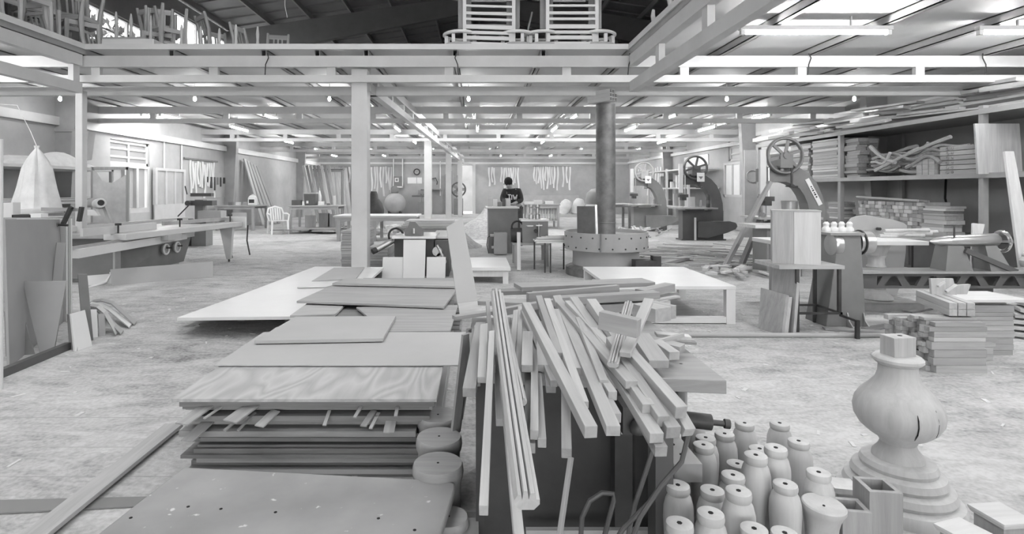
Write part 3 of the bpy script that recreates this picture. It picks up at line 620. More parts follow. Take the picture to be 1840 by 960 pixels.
# hollow square posts and caps
def hollow(name, label, px, py, h, w, d, rz, mat='wood_mid_z'):
    q = G(px, py, h); t = thing(name, label, 'box', (q.x,q.y,0), rz); th = .016
    for nm, bb in (('side_board', (-w/2,w/2,-d/2,-d/2+th)),('side_board', (-w/2,w/2,d/2-th,d/2)),('side_board', (-w/2,-w/2+th,-d/2+th,d/2-th)),('side_board', (w/2-th,w/2,-d/2+th,d/2-th))):
        part(nm, MB().box(*bb, 0, h), mat, t, bev=.001)
    return t
hollow('hollow_post', 'taller hollow square wooden post in front of the urn finial', 1576,871,.33,.105,.105,-.12)
hollow('hollow_post', 'lower hollow square wooden post beside the cup-shaped turned piece', 1528,907,.28,.09,.09,-.15)
q = G(1514,869,.22); solo('square_post', MB().cb((q.x,q.y,.21),.09,.09,.02,-.2).cb((q.x,q.y,.10),.07,.07,.20,-.2), 'wood_pale_z', 'pale square cap board behind the lower hollow post', 'post')
def capped(label, px, py, h, w, rz):
    q = G(px, py, h); t = thing('capped_post', label, 'post', (q.x,q.y,0), rz)
    part('shaft', MB().box(-w*.4,w*.4,-w*.4,w*.4,0,h-.02), 'wood_mid_z', t); part('cap', MB().hexa([(-w*.45,-w*.45,h-.02),(w*.45,-w*.45,h-.02),(w*.45,w*.45,h-.02),(-w*.45,w*.45,h-.02),(-w*.5,-w*.5,h-.006),(w*.5,-w*.5,h-.006),(w*.5,w*.5,h-.006),(-w*.5,w*.5,h-.006)]).box(-w*.5,w*.5,-w*.5,w*.5,h-.006,h), 'wood_pale_x', t, bev=.001)
capped('square capped post at the lower right corner', 1800,922,.30,.12,.1); capped('square capped post at the bottom edge, left of the corner one', 1738,954,.27,.12,.3)
# ------------------------------------------------------------------ band saws
def bandsaw(label, x, y, mat, rz=0.0, plate='square', dark='machine_dark'):
    t = thing('band_saw', label, 'band saw', (x,y,0), rz, group='band saws along the right side')
    outer = [(-.34,1.56),(-.34,1.74),(-.2,1.78),(.12,1.80),(.28,1.76),(.46,1.64),(.60,1.48),(.70,1.26),(.76,1.0),(.77,.8)]
    inner = [(-.34,1.50),(-.3,1.50),(-.15,1.50),(.05,1.50),(.18,1.46),(.30,1.38),(.38,1.26),(.44,1.12),(.47,.95),(.47,.8)]
    b = MB().strip(outer, inner, (0,.14,0), (1,0,0), (0,0,1), .28)
    b.box(-.33,.77,-.16,.16,.02,.80); part('frame', b, mat, t)
    part('plinth', MB().box(-.38,.82,-.22,.22,0,.03), mat, t)
    w = part('upper_wheel', MB().ring((0,-.2,1.96), .305, .03, 'y', 40, 8, .045), dark, t)
    part('wheel_hub', MB().cyl((0,-.27,1.96),(0,-.12,1.96),.055,n=16), dark, w)
    for k in range(6):
        a = k*math.pi/3+.3; part('wheel_spoke', MB().bar((0,-.2,1.96),(.3*math.cos(a),-.2,1.96+.3*math.sin(a)),.05,.03,up=(0,1,0)), dark, w)
    part('head_block', MB().box(-.10,.12,-.25,.1,1.74,1.98), dark, t)
    part('wheel_guard', MB().prism([(.04,.52),(.88,.52),(1.04,.48),(1.1,.40),(1.05,.31),(.85,.22),(.3,.05),(.06,.08)], (0,-.30,0), (1,0,0), (0,0,1), -.1), mat, t, bev=.015)
    part('saw_table', MB().box(-.62,.46,-.55,.14,.85,.89), 'bare_metal', t); part('table_trunnion', MB().box(-.2,.2,-.3,.0,.78,.85), dark, t)
    part('blade_guard', MB().box(-.46,-.36,-.26,-.2,1.28,2.06), 'steel_pale', t, 'pale blade guard')
    part('saw_blade', MB().box(-.342,-.328,-.215,-.205,.85,1.96), 'bare_metal', t)
    part('guide_rod', MB().cyl((-.28,-.2,1.2),(-.28,-.2,1.75),.018,n=8), 'bare_metal', t); part('blade_guide', MB().box(-.46,-.22,-.28,-.16,1.16,1.24).box(-.40,-.28,-.30,-.14,1.08,1.16), 'iron', t)
    part('hand_wheel', MB().ring((.1,-.24,1.42), .09, .012, 'z', 20, 6), 'iron', t); part('tension_screw', MB().cyl((.1,-.24,1.42),(.1,-.24,1.74),.018,n=8), 'iron', t)
    if plate == 'square':
        pl = part('name_plate', MB().box(.02,.22,-.262,-.25,1.58,1.82), 'paper', t); part('emblem', MB().prism([(.06,1.72),(.18,1.72),(.12,1.64)], (0,-.263,0), (1,0,0), (0,0,1), .003), 'machine', pl)
    else:
        d = V((.24,0,-.46)); p0 = V((.42,-.15,1.55)); pl = part('name_plate', MB().bar(p0, p0+d, .012, .075, up=(1,0,.52)), 'paper', t, 'slanted white name plate with dark lettering')
        for k, (o, w_, s) in enumerate(((.30,.020,.026),(.37,.018,.022),(.44,.030,.03),(.53,.022,.024),(.60,.032,.03),(.69,.028,.03))):
            q = p0+d*o+V((0,-.0075,0)); part('letter', MB().bar(q-d.normalized()*s*.45, q+d.normalized()*s*.45, .004, w_, up=(1,0,.52)), 'black', pl)
    return t
bandsaw('dark band saw in the middle of three, cola bottle on its table', 5.92, 15.2, 'machine_dark')
bandsaw('pale grey farthest band saw, behind the stove flue', 5.56, 18.6, 'machine', dark='machine_pale')
bandsaw('nearest band saw with slanted white name plate, behind the wooden box', 5.44, 10.0, 'machine', plate='slant', dark='machine')
t = thing('cola_bottle', 'dark cola bottle standing on the table of the middle band saw', 'bottle', (6.22,14.9,.89))
part('bottle_body', MB().lathe([(.045,0),(.05,.02),(.05,.1),(.045,.14),(.05,.2),(.04,.26),(.018,.31),(.016,.34)], 16), 'black', t); part('bottle_label', MB().lathe([(.052,.1),(.052,.19)], 16), 'machine_dark', t); part('bottle_cap', MB().cyl((0,0,.34),(0,0,.365),.018), 'black', t)
for i, (x, y) in enumerate(((5.98,14.85),(6.03,14.9))): solo('hand_tool_grip', MB().cyl((x,y,.89),(x+.01,y,1.09),.014,.01), 'wood_mid_z', 'small upright tool handle on the middle band saw table', 'tool', 'tools on the band saw table')
solo('push_stick', MB().bar((5.83,14.78,.02),(5.85,14.84,.62),.05,.02,up=(0,1,0)), 'wood_pale_z', 'pale stick leaning on the lower guard of the middle band saw', 'stick')
# ------------------------------------------------------------------ stove with flue
S = V((2.10,9.0,0))
t = thing('sawdust_stove', 'round riveted sheet metal stove with wide collar in the middle of the hall', 'stove', S)
part('base_ring', MB().lathe([(.64,0),(.64,.12),(.60,.14),(.53,.16)], 48), 'rust', t); part('drum', MB().lathe([(.53,.14),(.525,.30),(.53,.42)], 48), 'machine_pale', t)
part('collar', MB().lathe([(.54,.40),(.655,.41),(.66,.42),(.66,.68),(.665,.69),(.645,.69),(.64,.64),(.2,.63)], 56), 'machine_pale', t)
for k in range(22):
    a = -math.pi*k/21; z = .46 if k % 2 else .62
    part('rivet', MB().cyl((.655*math.cos(a),.655*math.sin(a),z),(.668*math.cos(a),.668*math.sin(a),z),.013,n=8), 'iron', t)
part('seam', MB().box(-.23,-.215,-.66,-.61,.42,.69), 'machine', t)
part('fire_door', MB().box(.28,.60,-.72,-.5,.14,.30).box(.56,.68,-.66,-.52,.1,.36), 'iron', t)
fl = part('flue', MB().lathe([(.155,.62),(.155,2.74)], 28), 'rust', t, 'rusty flue pipe'); part('flue_joint', MB().lathe([(.158,.82),(.162,.83),(.158,.84)], 28), 'rust', fl)
solo('sheet_metal_offcut', MB().bar((1.73,8.72,.66),(1.73,8.75,1.1),.28,.012,up=(0,1,0)), 'iron', 'dark scorched metal sheet standing on the stove left of the flue', 'metal sheet')
solo('metal_strip', MB().bar((1.905,8.75,.66),(1.90,8.8,1.12),.03,.01,up=(0,1,0)), 'bare_metal', 'bright metal strip standing between the dark sheet and the flue', 'strip')
# bundle of square tubes lying over the flue end
bt = thing('steel_tube_bundle', 'bundle of square steel tubes resting on top of the flue', 'tubes', (2.05,8.82,2.745), math.radians(-28))
for i in range(3):
    for j in range(3):
        if i == 2 and j == 2: continue
        y0, z0 = (i-1)*.062, j*.062; e = .03; th = .004; b = MB()
        b.box(-.28,.16,y0-e,y0+e,z0,z0+th).box(-.28,.16,y0-e,y0+e,z0+2*e-th,z0+2*e).box(-.28,.16,y0-e,y0-e+th,z0+th,z0+2*e-th).box(-.28,.16,y0+e-th,y0+e,z0+th,z0+2*e-th)
        sq = part('square_tube', b, 'steel_pale', bt); part('bore_shade', MB().box(-.27,.13,y0-e+th,y0+e-th,z0+th,z0+2*e-th), 'hole', sq)  # dark box inside each tube stands for the shade in its hollow
bt.rotation_euler = (0, 0, math.radians(-50))
# ------------------------------------------------------------------ white frame table right of the stove
t = thing('frame_table', 'low white table frame with open base, right of the stove', 'table', (2.0,6.3,0), world=True)
part('table_top', MB().box(1.35,2.62,5.6,7.02,.35,.385), 'laminate', t, bev=.003)
for x, y in ((2.57,5.64),(1.40,5.64),(2.57,6.96),(1.40,6.96)): part('leg', MB().box(x-.045,x+.045,y-.035,y+.035,0,.35), 'laminate', t)
part('bottom_rail', MB().box(1.445,2.525,5.61,5.67,.01,.07), 'laminate', t); part('bottom_rail', MB().box(1.445,2.525,6.93,6.99,.01,.07), 'laminate', t)
solo('floor_sheet', MB().box(1.6,2.45,5.75,6.85,0,.012), 'wood_mid_x', 'brown board lying under the white table frame', 'board')
solo('floor_pole', MB().cyl(G(1215,602,.02),G(1602,603,.02),.022,n=10), 'wood_light_x', 'long round pole lying on the floor in front of the lathe', 'pole')
# ------------------------------------------------------------------ wooden box on an iron stand, boards leaning on it
t = thing('iron_stand', 'rusty iron stand under the wooden box, with a low step', 'stand', (3.2,5.45,0), world=True)
part('stand_top', MB().box(2.88,3.50,5.28,5.75,.60,.635), 'wood_light_x', t)
for x, y in ((3.06,5.3),(3.46,5.3),(3.10,5.68),(3.46,5.68)): part('leg', MB().box(x-.014,x+.014,y-.014,y+.014,0 if x < 3.2 or y > 5.5 else .17,.60), 'iron', t)
part('step_frame', MB().box(3.07,3.48,5.28,5.30,.17,.19).box(3.46,3.48,5.05,5.3,.15,.17).box(3.07,3.48,5.66,5.68,.17,.19).box(3.46,3.48,5.28,5.68,.17,.19), 'iron', t); part('step_leg', MB().box(3.45,3.48,5.04,5.07,0,.17), 'iron', t)
part('brace', MB().bar((3.1,5.68,.58),(3.22,5.68,.1),.025,.015), 'iron', t)
t = thing('wooden_box', 'tall plywood box with knots standing on the iron stand', 'box', (3.16,5.52,.636), math.radians(-24))
part('carcass', MB().box(-.2,.2,-.14,.14,.0,.50), 'wood_light_z', t); part('front_board', MB().box(-.205,-.02,-.155,-.14,0,.505), 'wood_light_z', t); part('front_board', MB().box(-.018,.205,-.155,-.14,0,.505), 'wood_pale_z', t); part('lid', MB().box(-.21,.21,-.158,.15,.505,.52), 'wood_light_x', t)
part('foot', MB().box(-.16,-.13,-.15,-.12,-.0,.02), 'iron', t)
def lean(name, pbl, pbr, ptl, ptr, t, mat, label, cat='board', Db=None, Dt=None, group=None):
    """a board standing on the floor (or at depth Db) whose front face has the given corners"""
    Dbl = dep(pbl[1]) if Db is None else Db; Dbr = dep(pbr[1]) if Db is None else Db
    dt = .08 if Dt is None else Dt
    q = [P(*pbl, Dbl), P(*pbr, Dbr), P(*ptr, Dbr+dt), P(*ptl, Dbl+dt)]
    n = (q[1]-q[0]).cross(q[3]-q[0]).normalized(); n = n if n.y > 0 else -n
    return solo(name, MB().hexa([*q, *(a+n*t for a in q)]), mat, label, cat, group, bev=.002)
lean('leaning_sheet', (1384,585),(1425,602),(1388,470),(1434,481),.03,'wood_light_z','taller wooden panel leaning on the iron stand',Dt=.12)
lean('leaning_sheet', (1362,590),(1404,603),(1367,517),(1413,530),.035,'wood_mid_z','lower square wooden panel leaning in front of the taller one',Dt=.1)
lean('leaning_sheet', (1408,602),(1416,602),(1416,534),(1424,534),.03,'wood_light_z','narrow board edge beside the lower square panel',Dt=.1)
# ------------------------------------------------------------------ copy lathe
L = thing('wood_lathe', 'long heavy wood lathe with pierced bed along the right side', 'lathe', (4.6,5.7,0), world=True)
hs = part('headstock', MB().hexa([(3.46,5.5,0),(3.86,5.5,0),(3.86,5.85,0),(3.46,5.85,0),(3.62,5.55,.9),(3.84,5.55,.9),(3.84,5.85,.9),(3.62,5.85,.9)]), 'machine', L, bev=.006)
part('headstock_cap', MB().box(3.52,3.86,5.52,5.88,.90,.925), 'bare_metal', hs)
for x in (3.68,3.84): part('rib', MB().prism([(0,0),(.10,0),(.03,.06),(.0,.14)], (x,5.5,0), (0,-1,0), (0,0,1), .012), 'machine_pale', hs)
part('face_plate', MB().lathe([(.05,-.18),(.05,-.08),(.11,-.075),(.115,-.02),(.105,0),(.04,.004)], 24, (3.58,5.62,.80), Matrix.Rotation(math.radians(-90),3,'Y')), 'bare_metal', L)
part('spindle_pulley', MB().cyl((3.86,5.66,.82),(4.0,5.66,.82),.115,n=26), 'bare_metal', L); part('pulley_belt', MB().ring((3.90,5.66,.82), .118, .012, 'x', 26, 6), 'rubber', L)
for i in range(4): part('clamp_bolt', MB().lathe([(.04,0),(.04,.03),(.025,.05),(.03,.08),(.015,.1)], 10, (3.62+.08*i,5.75,.925)), 'white_plastic', L)
b = MB().box(3.85,8.0,5.62,5.9,.505,.53); part('bed_top', b, 'bare_metal', L)
bed = part('bed_side', MB().box(3.85,8.0,5.66,5.69,.35,.375).box(3.85,8.0,5.66,5.69,.475,.505).box(3.85,4.08,5.66,5.69,.375,.475), 'machine_dark', L)
for k in range(19):
    x = 4.08+.2*k; part('bed_web', MB().prism([(0,.375),(.07,.375),(.145,.475),(.055,.475)] if k % 2 == 0 else [(.055,.375),(.145,.375),(.07,.475),(0,.475)], (x,5.66,0), (1,0,0), (0,0,1), -.03), 'machine_dark', bed)
part('bed_back', MB().box(3.85,8.0,5.84,5.87,.35,.505), 'machine_dark', L)
for x in (5.05,6.6,7.6): part('bed_leg', MB().box(x,x+.25,5.7,5.85,0,.35), 'machine_dark', L)
ts = part('tailstock', MB().hexa([(4.78,5.66,.53),(5.06,5.66,.53),(5.06,5.86,.53),(4.78,5.86,.53),(4.82,5.68,.78),(4.98,5.68,.78),(4.98,5.84,.78),(4.82,5.84,.78)]), 'machine', L)
part('tailstock_leg', MB().hexa([(5.24,5.66,.53),(5.46,5.66,.53),(5.46,5.86,.53),(5.24,5.86,.53),(5.22,5.7,.78),(5.34,5.7,.78),(5.34,5.84,.78),(5.22,5.84,.78)]), 'machine', ts)
part('quill', MB().tube([(4.70,5.76,.82),(4.78,5.76,.82),(4.82,5.76,.82),(4.86,5.76,.82),(5.38,5.76,.84),(5.4,5.76,.84)], [.008,.045,.05,.06,.065,.05], 16), 'bare_metal', ts)
part('hand_wheel', MB().ring((5.44,5.76,.82), .10, .018, 'x', 26, 8), 'chrome', ts); part('lock_lever', MB().cyl((4.9,5.7,.86),(4.9,5.7,.98),.008,n=8), 'iron', ts)
part('tail_brace', MB().bar((4.98,5.66,.74),(5.5,5.66,.52),.03,.05), 'machine_dark', ts)
for i, (x, dx, r) in enumerate(((4.86,.5,.022),(4.9,.55,.024),(5.1,.42,.02),(4.92,.5,.022))):
    solo('turned_spindle', MB().tube([(x,6.7,.80+.02*i),(x+dx*.3,6.68,.80+.02*i),(x+dx*.5,6.68,.81+.02*i),(x+dx,6.66,.81+.02*i)], [r,r*1.3,r*.8,r*1.2], 10), 'turned_wood', 'turned spindle lying behind the lathe tailstock', 'spindle', 'spindles behind the lathe')
t = thing('spindle_bench', 'low bench carrying turned spindles behind the lathe tailstock', 'bench', (5.25,6.68,0), world=True)
part('bench_top', MB().box(4.75,5.75,6.58,6.78,.74,.775), 'wood_mid_x', t)
for x in (4.8,5.66): part('leg', MB().box(x,x+.05,6.62,6.74,0,.74), 'wood_mid_z', t)
lean('narrow_board', (1745,488),(1750,488),(1748,401),(1770,403),.02,'wood_pale_z','pale tapered board standing behind the lathe hand wheel',Db=5.88,Dt=.1)
# pedestal table behind the lathe
t = thing('pedestal_table', 'long pale slab on a turned pedestal behind the lathe', 'table', (4.52,6.45,0), world=True)
part('slab_top', MB().box(3.35,5.05,6.2,6.75,.735,.78), 'laminate', t, bev=.003)
part('pedestal', MB().lathe([(.16,.09),(.17,.1),(.16,.13),(.10,.18),(.09,.21),(.12,.27),(.13,.32),(.10,.40),(.085,.45),(.10,.47),(.085,.49),(.08,.56),(.105,.60),(.10,.62),(.12,.68),(.15,.735)], 28, (4.64,6.45,0)), 'turned_wood', t)
part('base_slab', MB().box(4.26,5.0,6.2,6.7,0,.09), 'stone', t)
part('rear_post', MB().box(3.45,3.6,6.4,6.55,0,.735), 'wood_mid_z', t)
b = MB(); prof = [(0,1.0),(.15,1.03),(.35,1.0),(.55,.98),(.75,.93),(.8,.90),(.78,.55),(.72,.2),(.62,.0)]
b.prism([(-.1,0),(-.12,.95),(-.08,1.0),(.0,1.02)]+[(x*.75,z) for x,z in prof[1:]], (4.9,7.1,0), (1,0,0), (0,0,1), -.05)
t = thing('headboard', 'pale curved headboard panel standing behind the pedestal table', 'headboard', (5.3,7.08,0), world=True)
part('panel', b, 'mdf_pale', t); part('bolt', MB().cyl((5.1,7.07,.86),(5.1,7.02,.86),.02,n=10), 'iron', t)
# ------------------------------------------------------------------ blocks stacked at the right
rn = random.Random(11)
def block_stack(x0, x1, y0, rows, zmax, label, group, dx=.03, rowd=.055):
    for r in range(rows):
        z = 0.0; k = 0; y = y0+r*rowd; h = zmax-.02*(r == 0)-(.04 if r > 3 else 0)
        while z < h-.02:
            t = rn.choice((.034,.042,.05,.058)); 
            if z+t > h: t = h-z
            a = x0+rn.uniform(-dx,dx)-r*.012; c = x1+rn.uniform(-.012,.012)-r*.012
            solo('wood_block', MB().box(a,c,y,y+rowd-.003,z,z+t-.0015), rn.choice(('wood_mid_x','wood_light_x','wood_mid_x')), '%s, %s row from the front, %s from the floor' % (label, ORD[r], ORD[k]), 'block', group, bev=.002)
            z += t; k += 1
block_stack(3.37,3.76,4.10,7,.40,'sawn block in the large stack','blocks in the large stack')
block_stack(4.02,4.40,4.55,3,.44,'sawn block in the second stack','blocks in the second stack',.01)
block_stack(3.84,4.10,4.40,1,.16,'short block in the low pile','blocks in the low pile',.01)
solo('stack_board', MB().box(3.95,4.5,4.5,4.9,.442,.462), 'wood_pale_x', 'flat pale board on top of the second block stack', 'board')
for i in range(3):
    for j in range(2):
        a = P(1652+14*i, 524+16*j-i, 4.6)+V((0,0,.0)); c = P(1713+16*i, 556+14*j-2*i, 4.15)
        a.z = .45+.05*(1-j)+.0; c.z = .435+.05*(1-j)
        stick('squared_batten', c, a, .052, .048, 'wood_light_x', 'squared batten in the bundle lying on the large block stack', 'batten', 'battens bundled on the block stack', bev=.002)
t = thing('wedge_jig', 'small wooden jig with two slanted wedges on top of the batten bundle', 'jig', P(1697,530,4.45), world=True)
q = V(t.location); part('jig_plate', MB().hexa([q+V(a) for a in ((-.10,0,0),(.10,0,0),(.10,.02,0),(-.10,.02,0),(-.11,0,.13),(.07,0,.13),(.07,.02,.13),(-.11,.02,.13))]), 'wood_light_z', t)
part('wedge', MB().bar(q+V((-.06,-.01,.07)), q+V((-.01,-.01,.105)), .02, .015), 'wood_pale_x', t); part('wedge', MB().bar(q+V((.0,-.015,.03)), q+V((.08,-.015,.085)), .02, .015), 'wood_pale_x', t); part('jig_side', MB().hexa([q+V(a) for a in ((.08,.02,0),(.20,.02,0),(.20,.05,0),(.08,.05,0),(.09,.02,.07),(.23,.02,.08),(.23,.05,.08),(.09,.05,.07))]), 'wood_light_z', t)
for i in range(6):
    z = .02+.05*i; x = 5.02+.02*i-(.05 if i == 0 else 0)
    solo('curved_board', MB().prism([(-.28+.03*i,0),(-.1+.03*i,-.14),(.5,-.2),(.5,.25),(-.05,.2)], (x+.1,5.15,z), (1,0,0), (0,1,0), .03), 'wood_light_x', 'wavy-cut pale board in the pile at the right edge', 'board', 'wavy boards in the right pile')
solo('pile_support', MB().box(4.95,5.5,4.95,5.35,0,.02), 'wood_mid_x', 'board under the wavy board pile at the right edge', 'board')
for i, (a, c) in enumerate((((1545,520),(1600,523)),((1568,545),(1640,552)),((1690,520),(1730,535)),((1630,560),(1700,548)),((1480,590),(1590,597)),((1556,592),(1600,585)))):
    stick('floor_scrap', G(*a,.012), G(*c,.012), .10, .016, rn.choice(('wood_light_x','wood_mid_x','wood_dark_x')), 'board scrap on the floor around the lathe', 'scrap', 'board scraps around the lathe')
# ------------------------------------------------------------------ racks along the right wall
R = thing('timber_rack', 'tall iron shelf rack filled with timber along the right wall', 'rack', (8.1,10.5,0), world=True)
for y in (8.2,11.4,14.7): 
    part('upright', MB().box(7.44,7.52,y-.04,y+.04,0,2.56 if y > 9 else 2.6), 'joist_steel', R); part('rear_upright', MB().box(8.70,8.76,y-.04,y+.04,0,2.56), 'joist_steel', R)
for z in (.60,1.60,2.54):
    y0 = 6.4 if z > 1 else 8.3
    part('shelf_board', MB().box(7.46,8.76,y0,14.7,z-.035,z), 'wood_mid_y', R); part('shelf_edge', MB().box(7.42,7.46,y0,14.7,z-.07,z+.005), 'joist_steel', R)
rn = random.Random(5)
for i in range(70):          # boards thrown on the top shelf
    y = rn.uniform(7.2,14.0); L_ = rn.uniform(.9,2.0); x = rn.uniform(7.52,8.5); z = 2.57+rn.uniform(0,.38)*(1-.35*abs(x-7.9)); a = rn.uniform(-.12,.12)
    y = min(y, 14.7-L_/2)
    stick('loose_board', (x-a,y-L_/2,z), (x+a,y+L_/2,z+rn.uniform(-.02,.10)), rn.uniform(.07,.18), rn.uniform(.03,.08), rn.choice(('wood_light_x','wood_pale_x','wood_pale_x')), 'loose pale board in the heap on the top shelf of the right rack', 'board', 'boards on the top shelf', roll=rn.uniform(-.3,.3))
t = thing('storage_jar', 'round jar standing among boards on the top right shelf', 'jar', (8.2,11.2,2.56)); part('jar_body', MB().lathe([(.12,0),(.13,.02),(.13,.3),(.11,.33)], 16), 'machine_pale', t); part('jar_lid', MB().cyl((0,0,.33),(0,0,.36),.12), 'machine', t)
rn = random.Random(6)
def board_stack(x0, y0, y1, z0, n, cols, w, label, group, mat=('wood_light_y','wood_mid_y','wood_pale_y')):
    for c in range(cols):
        z = z0+.002
        for k in range(n):
            t = rn.choice((.04,.05,.06,.07)); dx = rn.uniform(-.02,.02); dy = rn.uniform(-.05,.05)
            if z+t > z0+n*.056: break
            solo('sawn_board', MB().box(x0+c*(w+.012)+dx,x0+c*(w+.012)+w+dx,y0+dy,y1+dy,z,z+t-.003), rn.choice(mat), '%s, %s from the bottom, %s pile' % (label, ORD[k], ('front','rear')[c]), 'board', group); z += t
board_stack(7.55,11.6,12.5,1.6,16,2,.34,'middle shelf board left of the rack post','boards in the middle stack')
board_stack(7.55,12.6,13.4,1.6,15,2,.3,'board in the second middle shelf stack','boards in the second shelf stack')
board_stack(7.55,13.5,14.4,1.6,13,2,.3,'board at the far middle shelf end','boards in the far shelf stack')
board_stack(7.52,10.95,11.33,1.6,15,2,.2,'darker middle shelf board right of the post','boards right of the rack post',('wood_mid_y','wood_mid_y','wood_dark_y'))
def curved(p0, p1, sag, w, t, label, group, mat='wood_light_x', name='curved_chair_part', s2=0.0):
    p0, p1 = V(p0), V(p1); pts = []; N = 8
    for i in range(N+1):
        u = i/N; pts.append(p0.lerp(p1,u)+V((0,0,sag*math.sin(math.pi*u)+s2*math.sin(2*math.pi*u))))
    b = MB(); b.tube(pts, [w*(.8+.5*abs(u/8-.5)) for u in range(N+1)], 6)
    return solo(name, b, mat, label, 'chair part', group)
for i in range(36):
    y = rn.uniform(8.9,10.5); x = rn.uniform(7.5,8.0); z = 1.64+rn.uniform(0,.40); L_ = rn.uniform(.6,1.1); a = rn.uniform(-.5,.5)
    curved((x,min(y+L_/2,10.9),z), (x+a*.4,max(y-L_/2,8.3),z+rn.uniform(-.08,.14)), rn.uniform(-.12,.16), rn.uniform(.022,.034), 0, 'curved chair part in the heap on the middle shelf', 'curved chair parts on the middle shelf', rn.choice(('wood_light_x','wood_pale_x','wood_mid_x')), s2=rn.uniform(-.05,.05))
curved((7.5,10.45,1.72), (7.55,8.85,2.2), .03, .032, 0, 'long curved strip rising to the right out of the chair part heap', None); curved((7.48,10.55,2.18), (7.5,9.95,1.85), -.06, .035, 0, 'bent chair leg with pale cut end sticking up left of the heap', None)
for i in range(9):
    r, c = divmod(i, 3); solo('square_block', MB().cb((7.56,9.42-.13*c,1.602+.045+.09*r),.12,.115,.088), 'wood_light_y', 'square wood block in the small pile on the middle shelf', 'block', 'square blocks on the middle shelf', bev=.003)
for i in range(6):
    z = 1.602+.075*i; t = thing('carved_rail', 'carved chair rail with scrolled end stacked at the right of the middle shelf', 'carved rail', (7.62,8.62,z), group='carved rails on the middle shelf')
    part('rail', MB().box(-.1,.1,-.32,.4,0,.068), 'wood_light_y', t, bev=.004); part('scroll', MB().ring((-.105,.25,.034), .022, .008, 'x', 14, 6), 'wood_mid_y', t); part('scroll', MB().ring((-.105,.16,.034), .016, .007, 'x', 14, 6), 'wood_mid_y', t)
lean('wide_board', (1758,313),(1838,313),(1752,222),(1832,222),.03,'wood_light_z','wide pale board standing at the right end of the middle shelf',Db=8.05,Dt=.02)
lean('tall_board', (1838,520),(1870,520),(1806,272),(1822,272),.03,'wood_pale_z','tall pale board leaning at the right edge in front of the rack',Db=6.0,Dt=.2)
rn = random.Random(8)
for i in range(120):         # small cut ends stacked on the lowest shelf
    r, c = divmod(i, 15); y = 9.5+c*.105; z = .602+r*.068
    solo('cut_end', MB().box(7.62+rn.uniform(-.03,.03),8.1,y,y+.098,z,z+.064), rn.choice(('wood_light_y','wood_pale_y','wood_mid_y')), 'small cut end of timber in the stack on the lowest right shelf', 'block', 'cut ends on the lowest shelf')
board_stack(7.6,9.0,9.45,.6,9,1,.3,'short lowest shelf board beside the cut ends','short boards on the lowest shelf')
board_stack(7.6,11.6,12.0,.6,10,1,.3,'short lowest shelf board behind the band saw','short boards behind the band saw')
solo('dowel', MB().cyl((7.6,11.1,1.22),(7.55,9.5,1.17),.022,n=8), 'wood_light_y', 'long dowel lying on the cut ends on the lowest shelf', 'dowel'); solo('dowel', MB().cyl((7.7,10.9,1.17),(7.65,9.4,1.16),.022,n=8), 'wood_mid_y', 'second darker dowel on the cut ends on the lowest shelf', 'dowel')
solo('wall_cable', MB().tube([(8.7,10.3,1.55),(8.6,10.2,1.2),(8.2,9.6,.8),(8.1,9.4,.62)], .018, 8), 'rubber', 'dark cable hanging down under the middle shelf', 'cable')
for k, (y0, y1) in enumerate(((8.35,9.6),(9.65,11.3))):
    t = thing('low_cabinet', ('dark low cabinet under the lowest shelf, nearer one','dark low cabinet under the lowest shelf, farther one')[k], 'cabinet', (7.9,(y0+y1)/2,0), world=True)
    part('cabinet_body', MB().box(7.55,8.3,y0,y1,.0,.55), 'machine_dark', t); part('cabinet_door', MB().box(7.53,7.55,y0+.04,(y0+y1)/2-.01,.06,.5), 'machine_dark', t); part('cabinet_door', MB().box(7.53,7.55,(y0+y1)/2+.01,y1-.04,.06,.5), 'machine_dark', t)
q = V((5.88,5.95,.53)); lathe_thing('turned_finial', 'small turned knob standing on the lathe bed at the right edge', 'turned piece', q, [('knob_body', [(.03,0),(.05,.03),(.055,.07),(.03,.11),(.035,.13),(.02,.15)], 'turned_wood')], 20)
# metal gate leaf against the right wall
t = thing('gate_leaf', 'grey metal gate leaf with four tall glass panes against the right wall', 'gate', (8.7,18.3,0), world=True)
part('gate_panel', MB().box(8.70,8.74,17.1,19.5,.02,1.12), 'machine_pale', t); part('gate_frame', MB().box(8.68,8.76,17.1,19.5,2.22,2.3).box(8.68,8.76,17.1,17.18,1.12,2.22).box(8.68,8.76,19.42,19.5,1.12,2.22).box(8.68,8.76,17.1,19.5,1.12,1.2), 'steel_paint', t)
for i in range(4):
    y = 17.2+i*.56; part('pane', MB().box(8.715,8.725,y+.02,y+.5,1.2,2.22), 'white_plastic', t)
    if i: part('mullion', MB().box(8.68,8.76,y-.05,y+.02,1.2,2.22), 'steel_paint', t)
t = thing('oval_mirror', 'tall grey panel with an oval cut standing by the right wall', 'panel', (7.9,15.9,0), world=True)
part('panel', MB().box(7.68,8.2,15.9,15.95,0,2.5), 'machine_pale', t); part('oval_ring', MB().ring((7.9,15.89,1.75), .17, .02, 'y', 30, 6), 'wood_light_z', t)
t.children[1].scale = (1,1,1)
